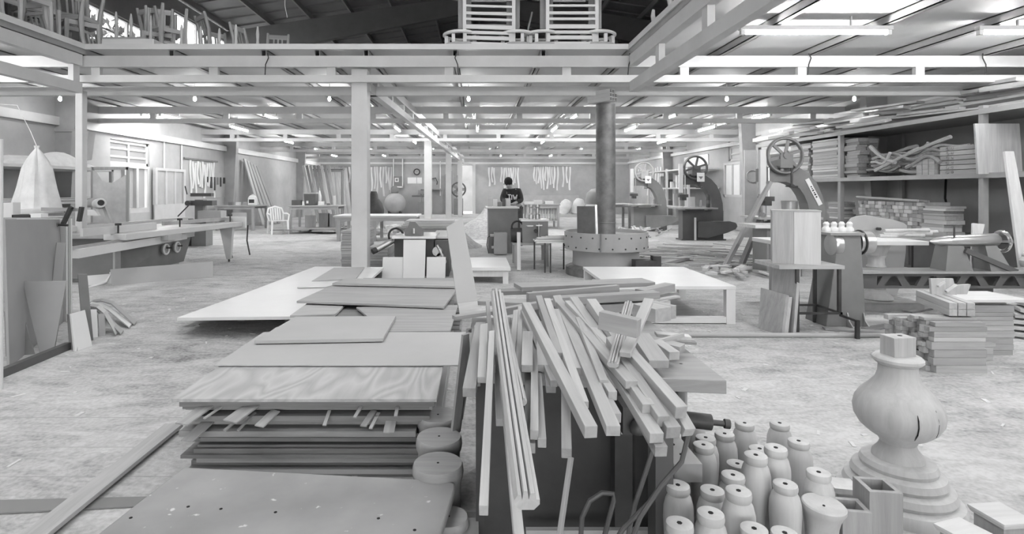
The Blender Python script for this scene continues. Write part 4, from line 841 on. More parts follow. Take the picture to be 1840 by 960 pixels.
# A-frame ladder behind the nearest band saw and small table in front of it
for k, (x0, x1, zt) in enumerate(((4.3,5.15,1.5),(4.52,4.98,.95))):
    stick('trestle_beam', (x0,9.6-.1*k,.04), (x1,9.75-.1*k,zt), .09, .06, 'wood_mid_x', ('slanted wooden beam leaning on the nearest band saw, left one','slanted wooden beam leaning on the nearest band saw, right one')[k], 'beam')
t = thing('side_bench', 'small bench with pale top and grey box base in front of the nearest band saw', 'bench', (4.75,8.9,0), world=True)
part('bench_top', MB().box(4.32,5.15,8.6,9.2,.76,.81), 'wood_pale_x', t); part('bench_base', MB().box(4.55,5.1,8.7,9.15,0,.76), 'machine', t)
solo('bucket', MB().lathe([(.11,0),(.13,.26),(.14,.27),(.125,.265)], 18, (5.3,9.4,.9)), 'bare_metal', 'metal bucket standing behind the wooden box near the band saw arm', 'bucket')
t = None
# ------------------------------------------------------------------ scrap strips on the floor by the band saws
rn = random.Random(9)
for i in range(85):
    x = rn.gauss(4.3,.9); y = rn.gauss(11.2,.9); L_ = rn.uniform(.3,1.5); a = rn.gauss(2.9,.4); z = .012+max(0,.16-.09*((x-4.3)**2+(y-11.2)**2))*rn.random()
    d = V((math.cos(a),math.sin(a),rn.uniform(-.03,.03)))*L_/2; c = V((x,y,z+.01))
    stick('scrap_strip', c-d, c+d, rn.uniform(.02,.06), rn.uniform(.008,.02), rn.choice(('wood_light_x','wood_pale_x','wood_mid_x')), 'thin wood scrap in the heap on the floor before the middle band saw', 'scrap', 'scraps before the middle band saw')
for i in range(45):
    x = rn.gauss(4.9,.5); y = rn.gauss(16.6,.5); L_ = rn.uniform(.2,.6); a = rn.uniform(0,3.14); z = .012+max(0,.16-.2*((x-4.9)**2+(y-16.6)**2))*rn.random()
    d = V((math.cos(a),math.sin(a),rn.uniform(-.5,.5)))*L_/2; c = V((x,y,z+.08))
    stick('scrap_piece', c-d, c+d, rn.uniform(.03,.08), rn.uniform(.01,.03), rn.choice(('wood_light_x','wood_pale_x','wood_mid_x')), 'small wood scrap in the heap under the farthest band saw', 'scrap', 'scraps under the farthest band saw')
for i in range(40):
    x = rn.uniform(3.0,4.6); y = rn.uniform(8.4,9.6); L_ = rn.uniform(.12,.5); a = rn.uniform(0,3.14); z = .012+rn.random()*.06
    d = V((math.cos(a),math.sin(a),rn.uniform(-.08,.08)))*L_/2; c = V((x,y,z+.02))
    stick('scrap_block', c-d, c+d, rn.uniform(.03,.09), rn.uniform(.015,.05), rn.choice(('wood_light_x','wood_pale_x','wood_mid_x')), 'short wood scrap on the floor right of the stove', 'scrap', 'scraps right of the stove')
stick('scrap_plank', G(1183,475,.04), G(1240,462,.04), .16, .05, 'wood_mid_x', 'thick plank end on the floor between the stove and the scrap heap', 'plank')
# ------------------------------------------------------------------ standing boards at the left edge
def quad(name, q, t, mat, label, cat='board', group=None, side=None):
    q = [V(a) for a in q]; n = (q[1]-q[0]).cross(q[3]-q[0]).normalized()
    if (side or V((-.3,1,0))).dot(n) < 0: n = -n
    return solo(name, MB().hexa([*q, *(a+n*t for a in q)]), mat, label, cat, group, bev=.002)
quad('large_sheet', [G(12,662),G(118,573),P(112,394,5.88),P(4,394,4.30)], .018, 'mdf', 'large dark grey sheet standing on edge at the left')
quad('cut_sheet', [G(60,634)+V((.05,0,0)),G(97,632),P(119,505,4.75),P(40,506,4.62)], .016, 'mdf', 'tapered grey panel leaning on the large sheet')
quad('cut_sheet', [G(10,641),G(62,637),P(40,558,4.62),P(7,560,4.58)], .016, 'machine', 'small dark panel leaning lowest at the left edge')
quad('tall_strip', [P(86,585,5.3),P(106,580,5.4),P(118,436,5.5),P(102,436,5.45)], .012, 'mdf', 'narrow grey strip leaning on the large sheet')
for k in range(3): quad('sheet_edge', [G(119+4*k,578-2*k),G(122+4*k,577-2*k),P(122+4*k,393,dep(577-2*k)),P(119+4*k,393,dep(578-2*k))], .5, ('laminate','mdf_pale','laminate')[k], ('first','second','third')[k]+' light sheet edge standing beside the slim post, counted from the left', side=V((-.35,.9,0)))
quad('dark_board', [G(150,615),G(168,612),P(157,493,4.95),P(140,493,4.9)], .02, 'machine', 'dark tall board leaning beside the slim post')
quad('pale_offcut', [G(135,632),G(166,622),P(153,557,4.8),P(128,564,4.7)], .02, 'laminate', 'pale offcut panel leaning in front of the dark tall board')
quad('pale_offcut', [P(124,626,4.75),P(135,632,4.66),P(131,566,4.72),P(120,565,4.85)], .02, 'mdf', 'grey narrow offcut left of the pale offcut panel')
for k, (a, c, e) in enumerate((((162,545),(200,548),(241,585)),((160,548),(195,560),(232,590)),((160,556),(190,575),(217,602)),((160,552),(186,565),(208,604)))):
    D = dep(e[1]); pts = [P(*a, D+.35), P((a[0]+c[0])/2, (a[1]+c[1])/2-4, D+.25), P(*c, D+.12), G(*e, .01)]
    b = MB(); w = V((-.05,.12,0)); up = V((0,0,.012))
    for i in range(3): b.hexa([pts[i], pts[i+1], pts[i+1]+w, pts[i]+w, pts[i]+up, pts[i+1]+up, pts[i+1]+w+up, pts[i]+w+up])
    solo('bent_strip', b, ('mdf','laminate','mdf','machine_pale')[k], 'bent thin strip of board leaning in the fan beside the slim post', 'strip', 'bent strips by the slim post')
for k, (x0, x1, y) in enumerate(((163,176,556),(178,190,564))): quad('stub_board', [G(x0,608-3*k),G(x1,606-3*k),P(x1-2,y,dep(606-3*k)+.08),P(x0-2,y,dep(608-3*k)+.08)], .015, ('laminate','mdf')[k], ('short white board standing behind the pale offcut','short grey board standing under the bent strips')[k])
stick('floor_rail', G(-20,680,.03), G(122,622,.03), .05, .06, 'machine_dark', 'dark rail on the floor under the standing boards', 'rail')
solo('wall_pole', MB().cyl(G(2,700), P(2,250,dep(700)), .012, n=8), 'steel_pale', 'thin pale upright pole at the left edge of the picture', 'pole')
t = thing('bar_clamp', 'long bar clamp with slanted arms holding the boards to the slim post', 'clamp', P(110,378,5.7), world=True)
part('clamp_bar', MB().bar(P(75,376,5.7), P(148,377,5.7), .02, .035), 'joist_steel', t); part('clamp_arm', MB().bar(P(128,372,5.66), P(113,404,5.66), .03, .04, up=(0,1,0)), 'iron', t); part('clamp_arm', MB().bar(P(147,372,5.66), P(142,398,5.66), .03, .04, up=(0,1,0)), 'iron', t)
part('clamp_screw', MB().cyl(P(104,404,5.62), P(122,405,5.62), .012, n=8), 'iron', t); part('clamp_handle', MB().cyl(P(86,403,5.62), P(105,404,5.62), .022, n=10), 'wood_dark_x', t)
# ------------------------------------------------------------------ sliding table saw
t = thing('panel_saw', 'long sliding table saw with two handwheels at the left', 'panel saw', (-5.2,9.0,0), world=True)
part('saw_body', MB().hexa([(-6.6,8.1,.06),(-5.25,8.1,.06),(-5.3,10.1,.06),(-6.6,10.1,.06),(-6.6,8.1,.64),(-5.25,8.1,.64),(-5.25,10.35,.64),(-6.6,10.35,.64)]), 'machine', t); part('plinth', MB().box(-6.5,-5.33,8.2,10.0,0,.06), 'machine_pale', t)
part('corner_strip', MB().box(-5.25,-5.22,8.05,8.18,.06,.64), 'machine_pale', t)
part('fixed_table', MB().box(-6.7,-5.15,7.9,10.4,.66,.72), 'bare_metal', t)
part('lower_rail', MB().bar((-5.0,6.9,.56),(-4.85,9.2,.60),.16,.11), 'steel_pale', t); part('rail_cap', MB().bar((-5.0,6.88,.63),(-4.85,9.2,.67),.05,.04), 'bare_metal', t)
part('sliding_table', MB().bar((-5.0,7.7,.70),(-4.66,10.75,.70),.34,.09), 'steel_pale', t, bev=.01); part('table_fence', MB().bar((-5.1,7.2,.80),(-4.95,8.6,.80),.04,.10), 'steel_pale', t); part('table_fence', MB().bar((-5.0,8.9,.82),(-4.72,11.0,.80),.05,.06), 'bare_metal', t)
part('rear_fence', MB().bar((-6.2,7.6,.76),(-5.5,10.6,.80),.05,.08), 'steel_pale', t); part('end_plate', MB().box(-4.85,-4.45,10.75,10.8,.62,.84), 'white_plastic', t)
part('outrigger_leg', MB().hexa([(-4.70,10.48,.05),(-4.62,10.48,.05),(-4.62,10.54,.05),(-4.70,10.54,.05),(-4.82,10.46,.65),(-4.58,10.46,.65),(-4.58,10.56,.65),(-4.82,10.56,.65)]), 'steel_paint', t); part('leg_foot', MB().cyl((-4.66,10.51,0),(-4.66,10.51,.06),.02,n=8), 'iron', t)
for y in (11.1,11.6): part('frame_leg', MB().tube([(-4.9+.3*(y-11.1),y,.62),(-4.92+.3*(y-11.1),y,.3),(-4.86+.3*(y-11.1),y,0)], .016, 8), 'iron', t)
for y in (9.33,9.68):
    w = part('hand_wheel', MB().ring((-5.19,y,.36), .082, .016, 'x', 28, 8), 'white_plastic', t); part('wheel_disc', MB().cyl((-5.24,y,.36),(-5.2,y,.36),.07,n=20), 'machine_pale', w); part('wheel_handle', MB().cyl((-5.2,y+.03,.38),(-5.12,y+.03,.38),.012,n=8), 'black', w)
part('control_panel', MB().box(-5.24,-5.18,9.85,10.25,.5,.62), 'steel_pale', t)
for y, x in ((7.75,-4.98),(9.1,-4.84),(10.6,-4.68)): k = part('stop_knob', MB().cyl((x,y,.75),(x,y,.86),.012,n=8).cyl((x,y,.86),(x,y,.89),.04,n=12), 'black', t)
part('carriage', MB().box(-5.0,-4.7,8.5,8.9,.58,.66), 'machine_pale', t)
quad('grey_plank', [G(200,513),G(383,498),P(383,470,dep(498)+.05),P(198,484,dep(513)+.05)], .02, 'mdf_pale', 'long grey plank standing on edge in front of the table saw'); quad('grey_plank', [G(150,514),G(200,510),P(200,492,dep(510)+.05),P(150,496,dep(514)+.05)], .02, 'laminate', 'pale plank end standing left of the long grey plank')
solo('suction_hose', MB().tube([P(170,472,8.3),P(190,480,8.2),P(200,492,8.1),P(190,508,8.0),P(150,520,7.6)], .018, 8), 'white_plastic', 'white hose curving down from the table saw', 'hose')
# ------------------------------------------------------------------ left wall
t = thing('wall_rack', 'shelf rack with pale boards along the left wall', 'rack', (-8.4,10.2,0), world=True)
for z in (.6,1.14,1.80): part('shelf_board', MB().box(-8.98,-7.8,8.6,12.0,z-.05,z), 'laminate', t)
for y in (8.65,11.95): part('upright', MB().box(-7.86,-7.8,y-.03,y+.03,0,1.8), 'joist_steel', t); part('rear_upright', MB().box(-8.98,-8.92,y-.03,y+.03,0,1.8), 'joist_steel', t)
for i in range(5): stick('shelf_board_stock', (-8.2+.12*(i % 3),8.8,1.17+.03*(i//3)), (-8.0+.1*(i % 3),11.7,1.165+.03*(i//3)), .12, .025, 'wood_pale_x', 'pale board lying on the lower shelf of the left rack', 'board', 'boards on the left rack')
b = MB(); N = 14; pts = []
for i in range(N+1):
    for j in range(7):
        u = i/N; w = j/6; r = math.sin(math.pi*u)**.7*math.sin(math.pi*w)**.6; pts.append((-8.75+.9*w, 9.6+2.2*u, 1.806+.27*r*(1+.25*math.sin(9*u+3*w))))
b.add(pts, [(i*7+j, i*7+j+1, (i+1)*7+j+1, (i+1)*7+j) for i in range(N) for j in range(6)])
solo('dust_sheet', b, 'cloth', 'white dust sheet over a low heap on the top of the left rack', 'sheet')
# dust bag
t = thing('dust_bag', 'tall pale cloth dust bag tapering to a tied top, at the left edge', 'dust bag', (-7.1,9.0,0))
b = MB(); N = 28; prof = [(.34,1.05),(.33,1.10),(.30,1.22),(.26,1.38),(.23,1.55),(.205,1.70),(.16,1.82),(.09,1.94),(.03,2.02),(.045,2.07)]
for k, (r, z) in enumerate(prof):
    for j in range(N):
        a = 2*math.pi*j/N; rr = r*(1+.16*math.sin(4*a+k*.25)*(.4+.08*k)+.06*math.sin(9*a)); b.v.append(V((rr*math.cos(a), rr*math.sin(a)*.8, z)))
for k in range(len(prof)-1):
    for j in range(N): b.f.append((k*N+j, k*N+(j+1)%N, (k+1)*N+(j+1)%N, (k+1)*N+j))
part('cloth_bag', b, 'cloth', t); part('collar_plate', MB().lathe([(.35,.98),(.36,1.0),(.36,1.06),(.33,1.07)], 28), 'laminate', t); part('stand_box', MB().box(-.3,.3,-.25,.25,0,.98), 'machine_pale', t); part('hang_cord', MB().tube([(.0,0,2.06),(-.1,0,2.3),(-.4,.1,2.74),(-1.78,.2,2.84)], .005, 6), 'white_plastic', t)
# shelf objects near the bag
for i, (px, w, h, mt) in enumerate(((20,.12,.16,'laminate'),(45,.2,.03,'black'),(70,.12,.04,'paper'))):
    q = P(px,392,5.95); solo('shop_box', MB().cb((q.x,q.y,1.06+h/2),w,.1,h), mt, ('white box behind the large sheet','black tray behind the large sheet','white tray behind the large sheet')[i], 'box')
solo('support_table', MB().box(-5.3,-4.5,5.85,6.25,1.02,1.06).box(-5.25,-5.2,5.9,5.95,0,1.02).box(-4.6,-4.55,5.9,5.95,0,1.02).box(-5.25,-5.2,6.15,6.2,0,1.02).box(-4.6,-4.55,6.15,6.2,0,1.02), 'wood_mid_x', 'narrow stand behind the large sheet at the left', 'table')
# torn plastic curtain on a frame
t = thing('plastic_screen', 'framed plastic sheet with a torn corner behind the table saw', 'screen', (-7.3,11.2,0), world=True)
part('screen_frame', MB().box(-7.75,-7.70,11.2,11.24,0,1.82).box(-7.72,-7.0,11.2,11.24,1.76,1.82).box(-7.04,-6.99,11.2,11.24,0,1.82), 'wood_light_z', t)
part('plastic_sheet', MB().prism([(-7.7,.3),(-7.04,.3),(-7.04,1.66),(-7.3,1.5),(-7.5,1.52),(-7.62,1.72),(-7.7,1.74)], (0,11.2,0), (1,0,0), (0,0,1), .01), 'cloth', t)
# chop saw on stand
t = thing('chop_saw', 'chop saw with round motor end on a stand left of the plastic screen', 'chop saw', (-6.3,9.6,0), world=True); t.location.x = -6.3
part('stand', MB().box(-6.75,-6.2,9.4,9.8,.72,.78).box(-6.73,-6.68,9.42,9.47,0,.72).box(-6.27,-6.22,9.42,9.47,0,.72).box(-6.73,-6.68,9.73,9.78,0,.72).box(-6.27,-6.22,9.73,9.78,0,.72), 'machine_pale', t)
part('saw_arm', MB().tube([(-6.9,9.7,1.08),(-6.6,9.6,1.14),(-6.45,9.55,1.12)], [.05,.08,.1], 12), 'machine_pale', t); part('motor', MB().cyl((-6.5,9.55,1.12),(-6.3,9.35,1.14),.08,n=16), 'white_plastic', t); part('motor_end', MB().cyl((-6.3,9.35,1.14),(-6.29,9.34,1.14),.05,n=12), 'black', t)
part('blade_cover', MB().prism([(0,0),(.35,0),(.28,.1),(.05,.1)], (-6.75,9.5,.92), (1,0,0), (0,0,1), .06), 'white_plastic', t); part('column', MB().bar((-6.42,9.6,1.1),(-6.3,9.6,.78),.05,.05), 'machine_pale', t)
# glazed door leaf opened against the left wall
t = thing('door_leaf', 'open metal door leaf with three glass panes on the left wall', 'door', (-8.9,16.1,0), world=True)
part('door_panel', MB().box(-8.92,-8.88,15.4,17.0,.02,.95), 'steel_paint', t); part('door_frame', MB().box(-8.94,-8.86,15.4,17.0,1.9,1.98).box(-8.94,-8.86,15.4,15.5,.95,1.9).box(-8.94,-8.86,16.9,17.0,.95,1.9), 'steel_paint', t)
for i in range(3):
    y = 15.52+i*.47; part('pane', MB().box(-8.91,-8.9,y,y+.4,.95,1.9), 'machine_pale', t)
    if i: part('mullion', MB().box(-8.94,-8.86,y-.07,y,.95,1.9), 'steel_paint', t)
# conduit and wall lamp
for i, (y, z0) in enumerate(((16.0,1.98),(16.95,.6))): solo('conduit', MB().cyl((-8.96,y,z0),(-8.96,y,2.74),.02,n=8), 'white_plastic', ('white conduit above the open door leaf','white conduit right of the open door leaf')[i], 'pipe')
t = thing('wall_speaker', 'grey wall lamp box under the ceiling at the left wall', 'wall box', (-8.4,11.9,2.1)); part('box_body', MB().hexa([(-.2,-.1,-.1),(.12,-.1,-.1),(.12,.1,-.1),(-.2,.1,-.1),(-.16,-.1,.5),(.2,-.1,.5),(.2,.1,.5),(-.16,.1,.5)]), 'machine_pale', t); part('bracket', MB().box(-.6,.1,-.03,.03,.5,.56), 'joist_steel', t); part('hanger', MB().box(-.03,.03,-.03,.03,.56,1.36), 'joist_steel', t)
# templates hanging on the walls
rn = random.Random(21)
def template(pos, L_, amp, w, along, label, group, ph, mat='template_wood'):
    """a wavy plywood template hanging flat on a wall; along = unit vector along the wall"""
    N = 9; Lf = []; Rt = []
    for i in range(N+1):
        u = i/N; c = amp*math.sin(ph+u*5.2)*(.4+u*.6); ww = w*(.75+.5*abs(math.sin(ph*2+u*3.6))); Lf.append((c-ww/2,-u*L_)); Rt.append((c+ww/2,-u*L_))
    b = MB(); poly = Lf+Rt[::-1]; b.prism(poly, pos, along, (0,0,1), .03)
    return solo('wall_template', b, mat, label, 'template', group)
for i in range(11): template(V((-8.99,17.5+i*.155,2.32-rn.random()*.12)), rn.uniform(.75,1.25), .05, .085, V((0,1,0)), 'wavy wooden leg template hanging on the left wall', 'templates on the left wall', rn.random()*6)
def rowb(pxs, top, Ls, label, group):
    for px in pxs: q = P(px, top+rn.uniform(0,2), 31.99); template(q, rn.uniform(*Ls), .04, .08, V((1,0,0)), label, group, rn.random()*6, 'template_wood')
rowb((617,628,640,661,668,674,678,684,689,694,699,703), 299, (.9,1.7), 'wavy wooden template hanging on the back wall left of the clock', 'templates left of the clock')
rowb((879,884,888,901,906,910,914,918,922,926,931), 300, (.8,1.3), 'wavy wooden template hanging on the back wall above the worker', 'templates above the worker')
rowb((960,964,968,972,976,980,984,988,992,996,1002,1012,1018,1024), 298, (.8,1.4), 'wavy wooden template hanging on the back wall left of the flue', 'templates left of the flue')
for g, (a, c) in enumerate(((608,706),(876,934),(957,1026))):
    pa = P(a,299,31.98); pc = P(c,299,31.98); solo('hanging_rail', MB().bar(pa, pc, .04, .05), 'wood_mid_x', ('rail for templates left of the clock','rail for templates above the worker','rail for templates left of the flue')[g], 'rail')
solo('hanging_rail', MB().bar((-8.96,17.1,2.34),(-8.96,19.3,2.34),.05,.05), 'wood_dark_x', 'dark rail for templates on the left wall', 'rail')
# bench with jug at the left wall, tools above
def table(name, label, cat, x0, x1, y0, y1, h, mat_top, mat_leg, leg=.06, rail=True, shelf=None, top=.04):
    t = thing(name, label, cat, ((x0+x1)/2,(y0+y1)/2,0), world=True)
    part('table_top', MB().box(x0,x1,y0,y1,h-top,h), mat_top, t, bev=.003)
    for x in (x0+.03, x1-.03-leg):
        for y in (y0+.03, y1-.03-leg): part('leg', MB().box(x,x+leg,y,y+leg,0,h-top), mat_leg, t)
    if rail:
        part('rail', MB().box(x0+.09,x1-.09,y0+.04,y0+.08,h-top-.09,h-top), mat_leg, t); part('rail', MB().box(x0+.09,x1-.09,y1-.08,y1-.04,h-top-.09,h-top), mat_leg, t)
    if shelf: part('lower_shelf', MB().box(x0+.04,x1-.04,y0+.04,y1-.04,shelf-.03,shelf), mat_top, t)
    return t
table('wall_bench', 'dark workbench against the left wall under the tool board', 'bench', -8.75,-7.4,18.6,19.9,.84,'wood_mid_x','joist_steel',.08)
solo('bench_sheet', MB().box(-8.2,-7.7,18.7,18.72,.02,.6), 'machine_pale', 'grey board leaning under the wall bench', 'board')
def jug(label, x, y, z, s=1.0):
    t = thing('plastic_jug', label, 'jug', (x,y,z), group='plastic jugs')
    part('jug_body', MB().box(-.13*s,.13*s,-.09*s,.09*s,0,.26*s).hexa([(-.13*s,-.09*s,.26*s),(.13*s,-.09*s,.26*s),(.13*s,.09*s,.26*s),(-.13*s,.09*s,.26*s),(-.07*s,-.05*s,.34*s),(.07*s,-.05*s,.34*s),(.07*s,.05*s,.34*s),(-.07*s,.05*s,.34*s)]), 'white_plastic', t, bev=.02*s); part('jug_cap', MB().cyl((0,0,.34*s),(0,0,.38*s),.04*s), 'white_plastic', t); part('jug_label', MB().box(-.09*s,.09*s,-.094*s,-.09*s,.08*s,.2*s), 'black', t)
jug('white plastic jug with dark label on the wall bench', -7.58, 18.9, .84)
tb = thing('tool_board', 'tool board with hanging hand tools above the wall bench', 'tool board', (-8.95,19.6,1.2), world=True)
part('back_board', MB().box(-8.985,-8.97,18.4,20.9,1.1,1.95), 'plaster', tb)
for i in range(9): y = 18.55+i*.24; L_ = rn.uniform(.15,.5); part('hand_tool', MB().box(-8.97,-8.94,y,y+rn.uniform(.04,.12),1.8-L_,1.8), rn.choice(('iron','machine','wood_mid_z')), tb)
for i, x in enumerate((-8.4,-8.15,-7.9)): solo('bench_item', MB().cb((x,19.1,.84+.05),.14,.12,.10), ('machine','white_plastic','wood_mid_x')[i], ('grey box on the wall bench','white tub on the wall bench','wooden block on the wall bench')[i], 'box')
# mortising machine
t = thing('mortising_machine', 'grey mortising machine with column and side table near the left wall', 'machine', (-6.6,13.5,0), world=True)
part('pedestal', MB().box(-6.85,-6.5,13.4,13.75,0,.6), 'machine', t); part('column', MB().box(-6.82,-6.62,13.5,13.7,.6,1.12), 'machine', t); part('head', MB().box(-6.95,-6.35,13.4,13.65,.98,1.1).cyl((-6.9,13.4,1.04),(-6.9,13.3,1.04),.06).box(-6.9,-6.4,13.45,13.6,1.2,1.28), 'machine_dark', t); part('work_table', MB().box(-6.6,-6.05,13.2,13.5,.62,.86), 'machine_pale', t); part('hand_lever', MB().cyl((-6.9,13.4,1.0),(-7.15,13.35,.72),.015,n=8).cyl((-6.95,13.4,1.25),(-7.0,13.4,1.45),.015,n=8), 'iron', t); part('oil_pan', MB().box(-7.35,-6.9,13.3,13.6,.0,.66), 'machine_dark', t)
# planks leaning at the left wall and in the corner
for i in range(5): stick('leaning_plank', (-8.1+.05*i,21.2+.28*i,.02), (-8.85,21.3+.3*i,2.55-.06*i), .20, .04, rn.choice(('wood_mid_x','wood_light_x')), 'long plank leaning on the left wall behind the white chair', 'plank', 'planks on the left wall', up=(1,0,.3))
for i in range(11):
    x = -8.75+i*.13; stick('leaning_plank', (x+.55,30.6+.05*(i % 2),.02), (x,31.85,2.66-.03*(i % 3)), .14, .04, rn.choice(('wood_light_x','wood_mid_x','wood_light_x')), 'long plank standing in the row leaning in the left back corner', 'plank', 'planks in the back corner', up=(0,-1,.3))
for i in range(8):
    px = 545+i*6.5; a = G(px+22-i*.5,400+.5*i); c = P(px, 298, a.y+1.6); stick('leaning_plank', a, c, .11, .05, rn.choice(('wood_light_x','wood_pale_x','wood_mid_x')), 'long plank leaning upright behind the table with the cooler', 'plank', 'planks behind the cooler table', up=(0,-1,.2))
table('plank_rest', 'frame the long planks lean against behind the cooler table', 'frame', -7.3,-5.9,24.7,25.0,2.3,'wood_dark_x','joist_steel',.06)
# plastic chair
t = thing('plastic_chair', 'white plastic garden chair at the left end of the cooler table', 'chair', (-6.12,17.2,0), math.radians(35))
part('seat', MB().hexa([(-.24,-.24,.40),(.24,-.24,.40),(.21,.22,.38),(-.21,.22,.38),(-.25,-.25,.43),(.25,-.25,.43),(.22,.22,.41),(-.22,.22,.41)]), 'white_plastic', t, bev=.01)
for sx in (-1,1):
    part('leg', MB().hexa([(sx*.27,-.27,0),(sx*.23,-.27,0),(sx*.23,-.23,0),(sx*.27,-.23,0),(sx*.26,-.25,.42),(sx*.20,-.25,.42),(sx*.20,-.20,.42),(sx*.26,-.20,.42)]), 'white_plastic', t); part('leg', MB().hexa([(sx*.26,.30,0),(sx*.22,.30,0),(sx*.22,.26,0),(sx*.26,.26,0),(sx*.25,.24,.42),(sx*.19,.24,.42),(sx*.19,.19,.42),(sx*.25,.19,.42)]), 'white_plastic', t)
    part('armrest', MB().tube([(sx*.25,-.24,.42),(sx*.28,-.22,.60),(sx*.28,0,.63),(sx*.25,.24,.62)], .022, 8), 'white_plastic', t)
bk = part('backrest', MB().tube([(-.22,.2,.41),(-.25,.27,.62),(-.2,.31,.78),(0,.33,.84),(.2,.31,.78),(.25,.27,.62),(.22,.2,.41)], .028, 8), 'white_plastic', t)
for i in range(5): x = -.14+.07*i; part('back_slat', MB().bar((x,.21,.42),(x,.32,.80),.045,.012,up=(0,1,0)), 'white_plastic', bk)
# table with cooler
table('cooler_table', 'work table carrying a dark cooler box, with scrap wood beneath', 'table', -5.8,-4.25,17.2,18.2,.88,'wood_light_x','joist_steel',.06,True,.16)
t = thing('cooler_box', 'dark drink cooler with pale lid on the work table', 'cooler', (-5.18,17.5,.88)); part('cooler_body', MB().hexa([(-.17,-.14,0),(.17,-.14,0),(.17,.14,0),(-.17,.14,0),(-.19,-.16,.36),(.19,-.16,.36),(.19,.16,.36),(-.19,.16,.36)]), 'machine_dark', t, bev=.02); part('cooler_lid', MB().box(-.2,.2,-.17,.17,.36,.4), 'machine_pale', t); part('cooler_tap', MB().box(-.1,-.04,-.17,-.14,.06,.14), 'white_plastic', t)
t = thing('spray_bottle', 'tall white bottle behind the cooler box', 'bottle', (-5.0,17.8,.88)); part('bottle_body', MB().lathe([(.06,0),(.065,.02),(.06,.3),(.03,.42),(.02,.46)], 14), 'white_plastic', t); part('bottle_top', MB().cyl((0,0,.46),(0,0,.54),.02), 'machine_pale', t)
for i, (x, w, h, mt, lb) in enumerate(((-5.62,.3,.16,'machine_dark','dark crate at the left end of the cooler table'),(-5.38,.12,.12,'paper','white small box left of the cooler'),(-4.86,.16,.12,'paper','white small box right of the cooler'),(-4.62,.1,.06,'machine','small grey tin on the cooler table'),(-4.45,.05,.3,'wood_pale_z','small upright stick at the right end of the cooler table'))): solo('table_item', MB().cb((x,17.5,.88+h/2),w,.14,h), mt, lb, 'box')
for i, (x, h) in enumerate(((-5.35,.38),(-4.9,.45),(-4.6,.42))): solo('standing_board', MB().cb((x,18.0,.162+h/2),.34,.06,h), ('wood_light_z','wood_mid_z','wood_mid_z')[i], ('first','second','third')[i]+' board standing on the shelf of the cooler table, from the left', 'board')
for i in range(26):
    x = rn.uniform(-5.9,-3.6); y = rn.uniform(17.0,19.5); a = rn.uniform(-.6,.6); L_ = rn.uniform(.4,1.2); d = V((math.cos(a),math.sin(a),0))*L_/2; c = V((x,y,.03+rn.random()*.1))
    stick('scrap_board', c-d, c+d, .09, .025, rn.choice(('wood_mid_x','wood_light_x','wood_dark_x')), 'scrap board on the floor under and beside the cooler table', 'scrap', 'scraps by the cooler table')
# arched table in the middle distance
t = thing('arched_table', 'long pale table with arched apron behind the first column', 'table', (-2.5,15.0,0), world=True)
part('table_top', MB().box(-3.75,-1.55,14.6,15.9,.64,.68), 'wood_pale_x', t)
for x in (-3.3,-2.2):
    b = MB(); A = [(0,0),(.02,.3),(.06,.44),(.16,.53),(.32,.56),(.8,.56)]; Bq = [(.10,0),(.11,.28),(.14,.38),(.2,.44),(.34,.47),(.8,.47)]
    pass
part('apron', MB().box(-3.7,-1.6,14.64,14.68,.54,.64), 'wood_light_x', t); part('apron', MB().box(-3.7,-1.6,15.82,15.86,.54,.64), 'wood_light_x', t)
for x in (-3.66,-2.72,-1.72):
    for y in (14.64,15.8): part('leg', MB().box(x,x+.09,y,y+.07,0,.54), 'wood_light_z', t)
for x, s in ((-3.57,1),(-2.72,-1),(-2.63,1),(-1.72,-1)): part('arch_corner', MB().prism([(0,0),(s*.18,0),(s*.08,-.04),(s*.02,-.16),(0,-.2)], (x,14.66,.54), (1,0,0), (0,0,1), -.04*s), 'wood_light_x', t)
for i in range(18):
    x = rn.uniform(-3.3,-2.0); a = rn.uniform(0,3); q = V((x,16.6+rn.random(),.05+rn.random()*.22*(1-abs(x+2.6)))); d = V((math.cos(a),math.sin(a),rn.uniform(-.2,.2)))*.18
    stick('cut_block', q-d, q+d, .14, .09, rn.choice(('wood_pale_x','wood_light_x')), 'pale cut block in the heap behind the arched table', 'block', 'blocks behind the arched table')
# ------------------------------------------------------------------ back wall
def B(px, py, D=31.9): return P(px, py, D)
t = thing('wall_clock', 'round wall clock with dark rim on the back wall', 'clock', B(749,309), world=True); q = V(t.location)
part('clock_rim', MB().ring(q, .16, .035, 'y', 26, 8), 'black', t); part('clock_face', MB().cyl(q, q+V((0,.03,0)), .15, n=26), 'machine_pale', t); part('clock_hand', MB().bar(q+V((0,-.01,0)), q+V((.05,-.01,.08)), .01, .015), 'black', t); part('clock_hand', MB().bar(q+V((0,-.01,0)), q+V((-.1,-.01,.02)), .01, .012), 'black', t)
for i, (a, c) in enumerate(((732,748),(749,758))): pa, pc = B(a,330), B(c,319); solo('notice_sheet', MB().box(pa.x,pc.x,31.985,31.998,pa.z,pc.z), 'paper', ('larger white notice sheet on the back wall under the clock','smaller white notice sheet on the back wall under the clock')[i], 'paper')
t = thing('switch_cabinet', 'electrical cabinet with white frame and dial on the back wall', 'cabinet', B(713,335), world=True)
pa, pc = B(708,335), B(723,317); part('cabinet_body', MB().box(pa.x,pc.x,31.8,31.95,pa.z,pc.z), 'machine', t); part('cabinet_frame', MB().box(pa.x-.04,pa.x,31.78,31.95,pa.z-.04,pc.z+1.0).box(pc.x,pc.x+.04,31.78,31.95,pa.z-.04,pc.z+1.0).box(pa.x-.04,pc.x+.04,31.78,31.95,pa.z-.08,pa.z), 'white_plastic', t)
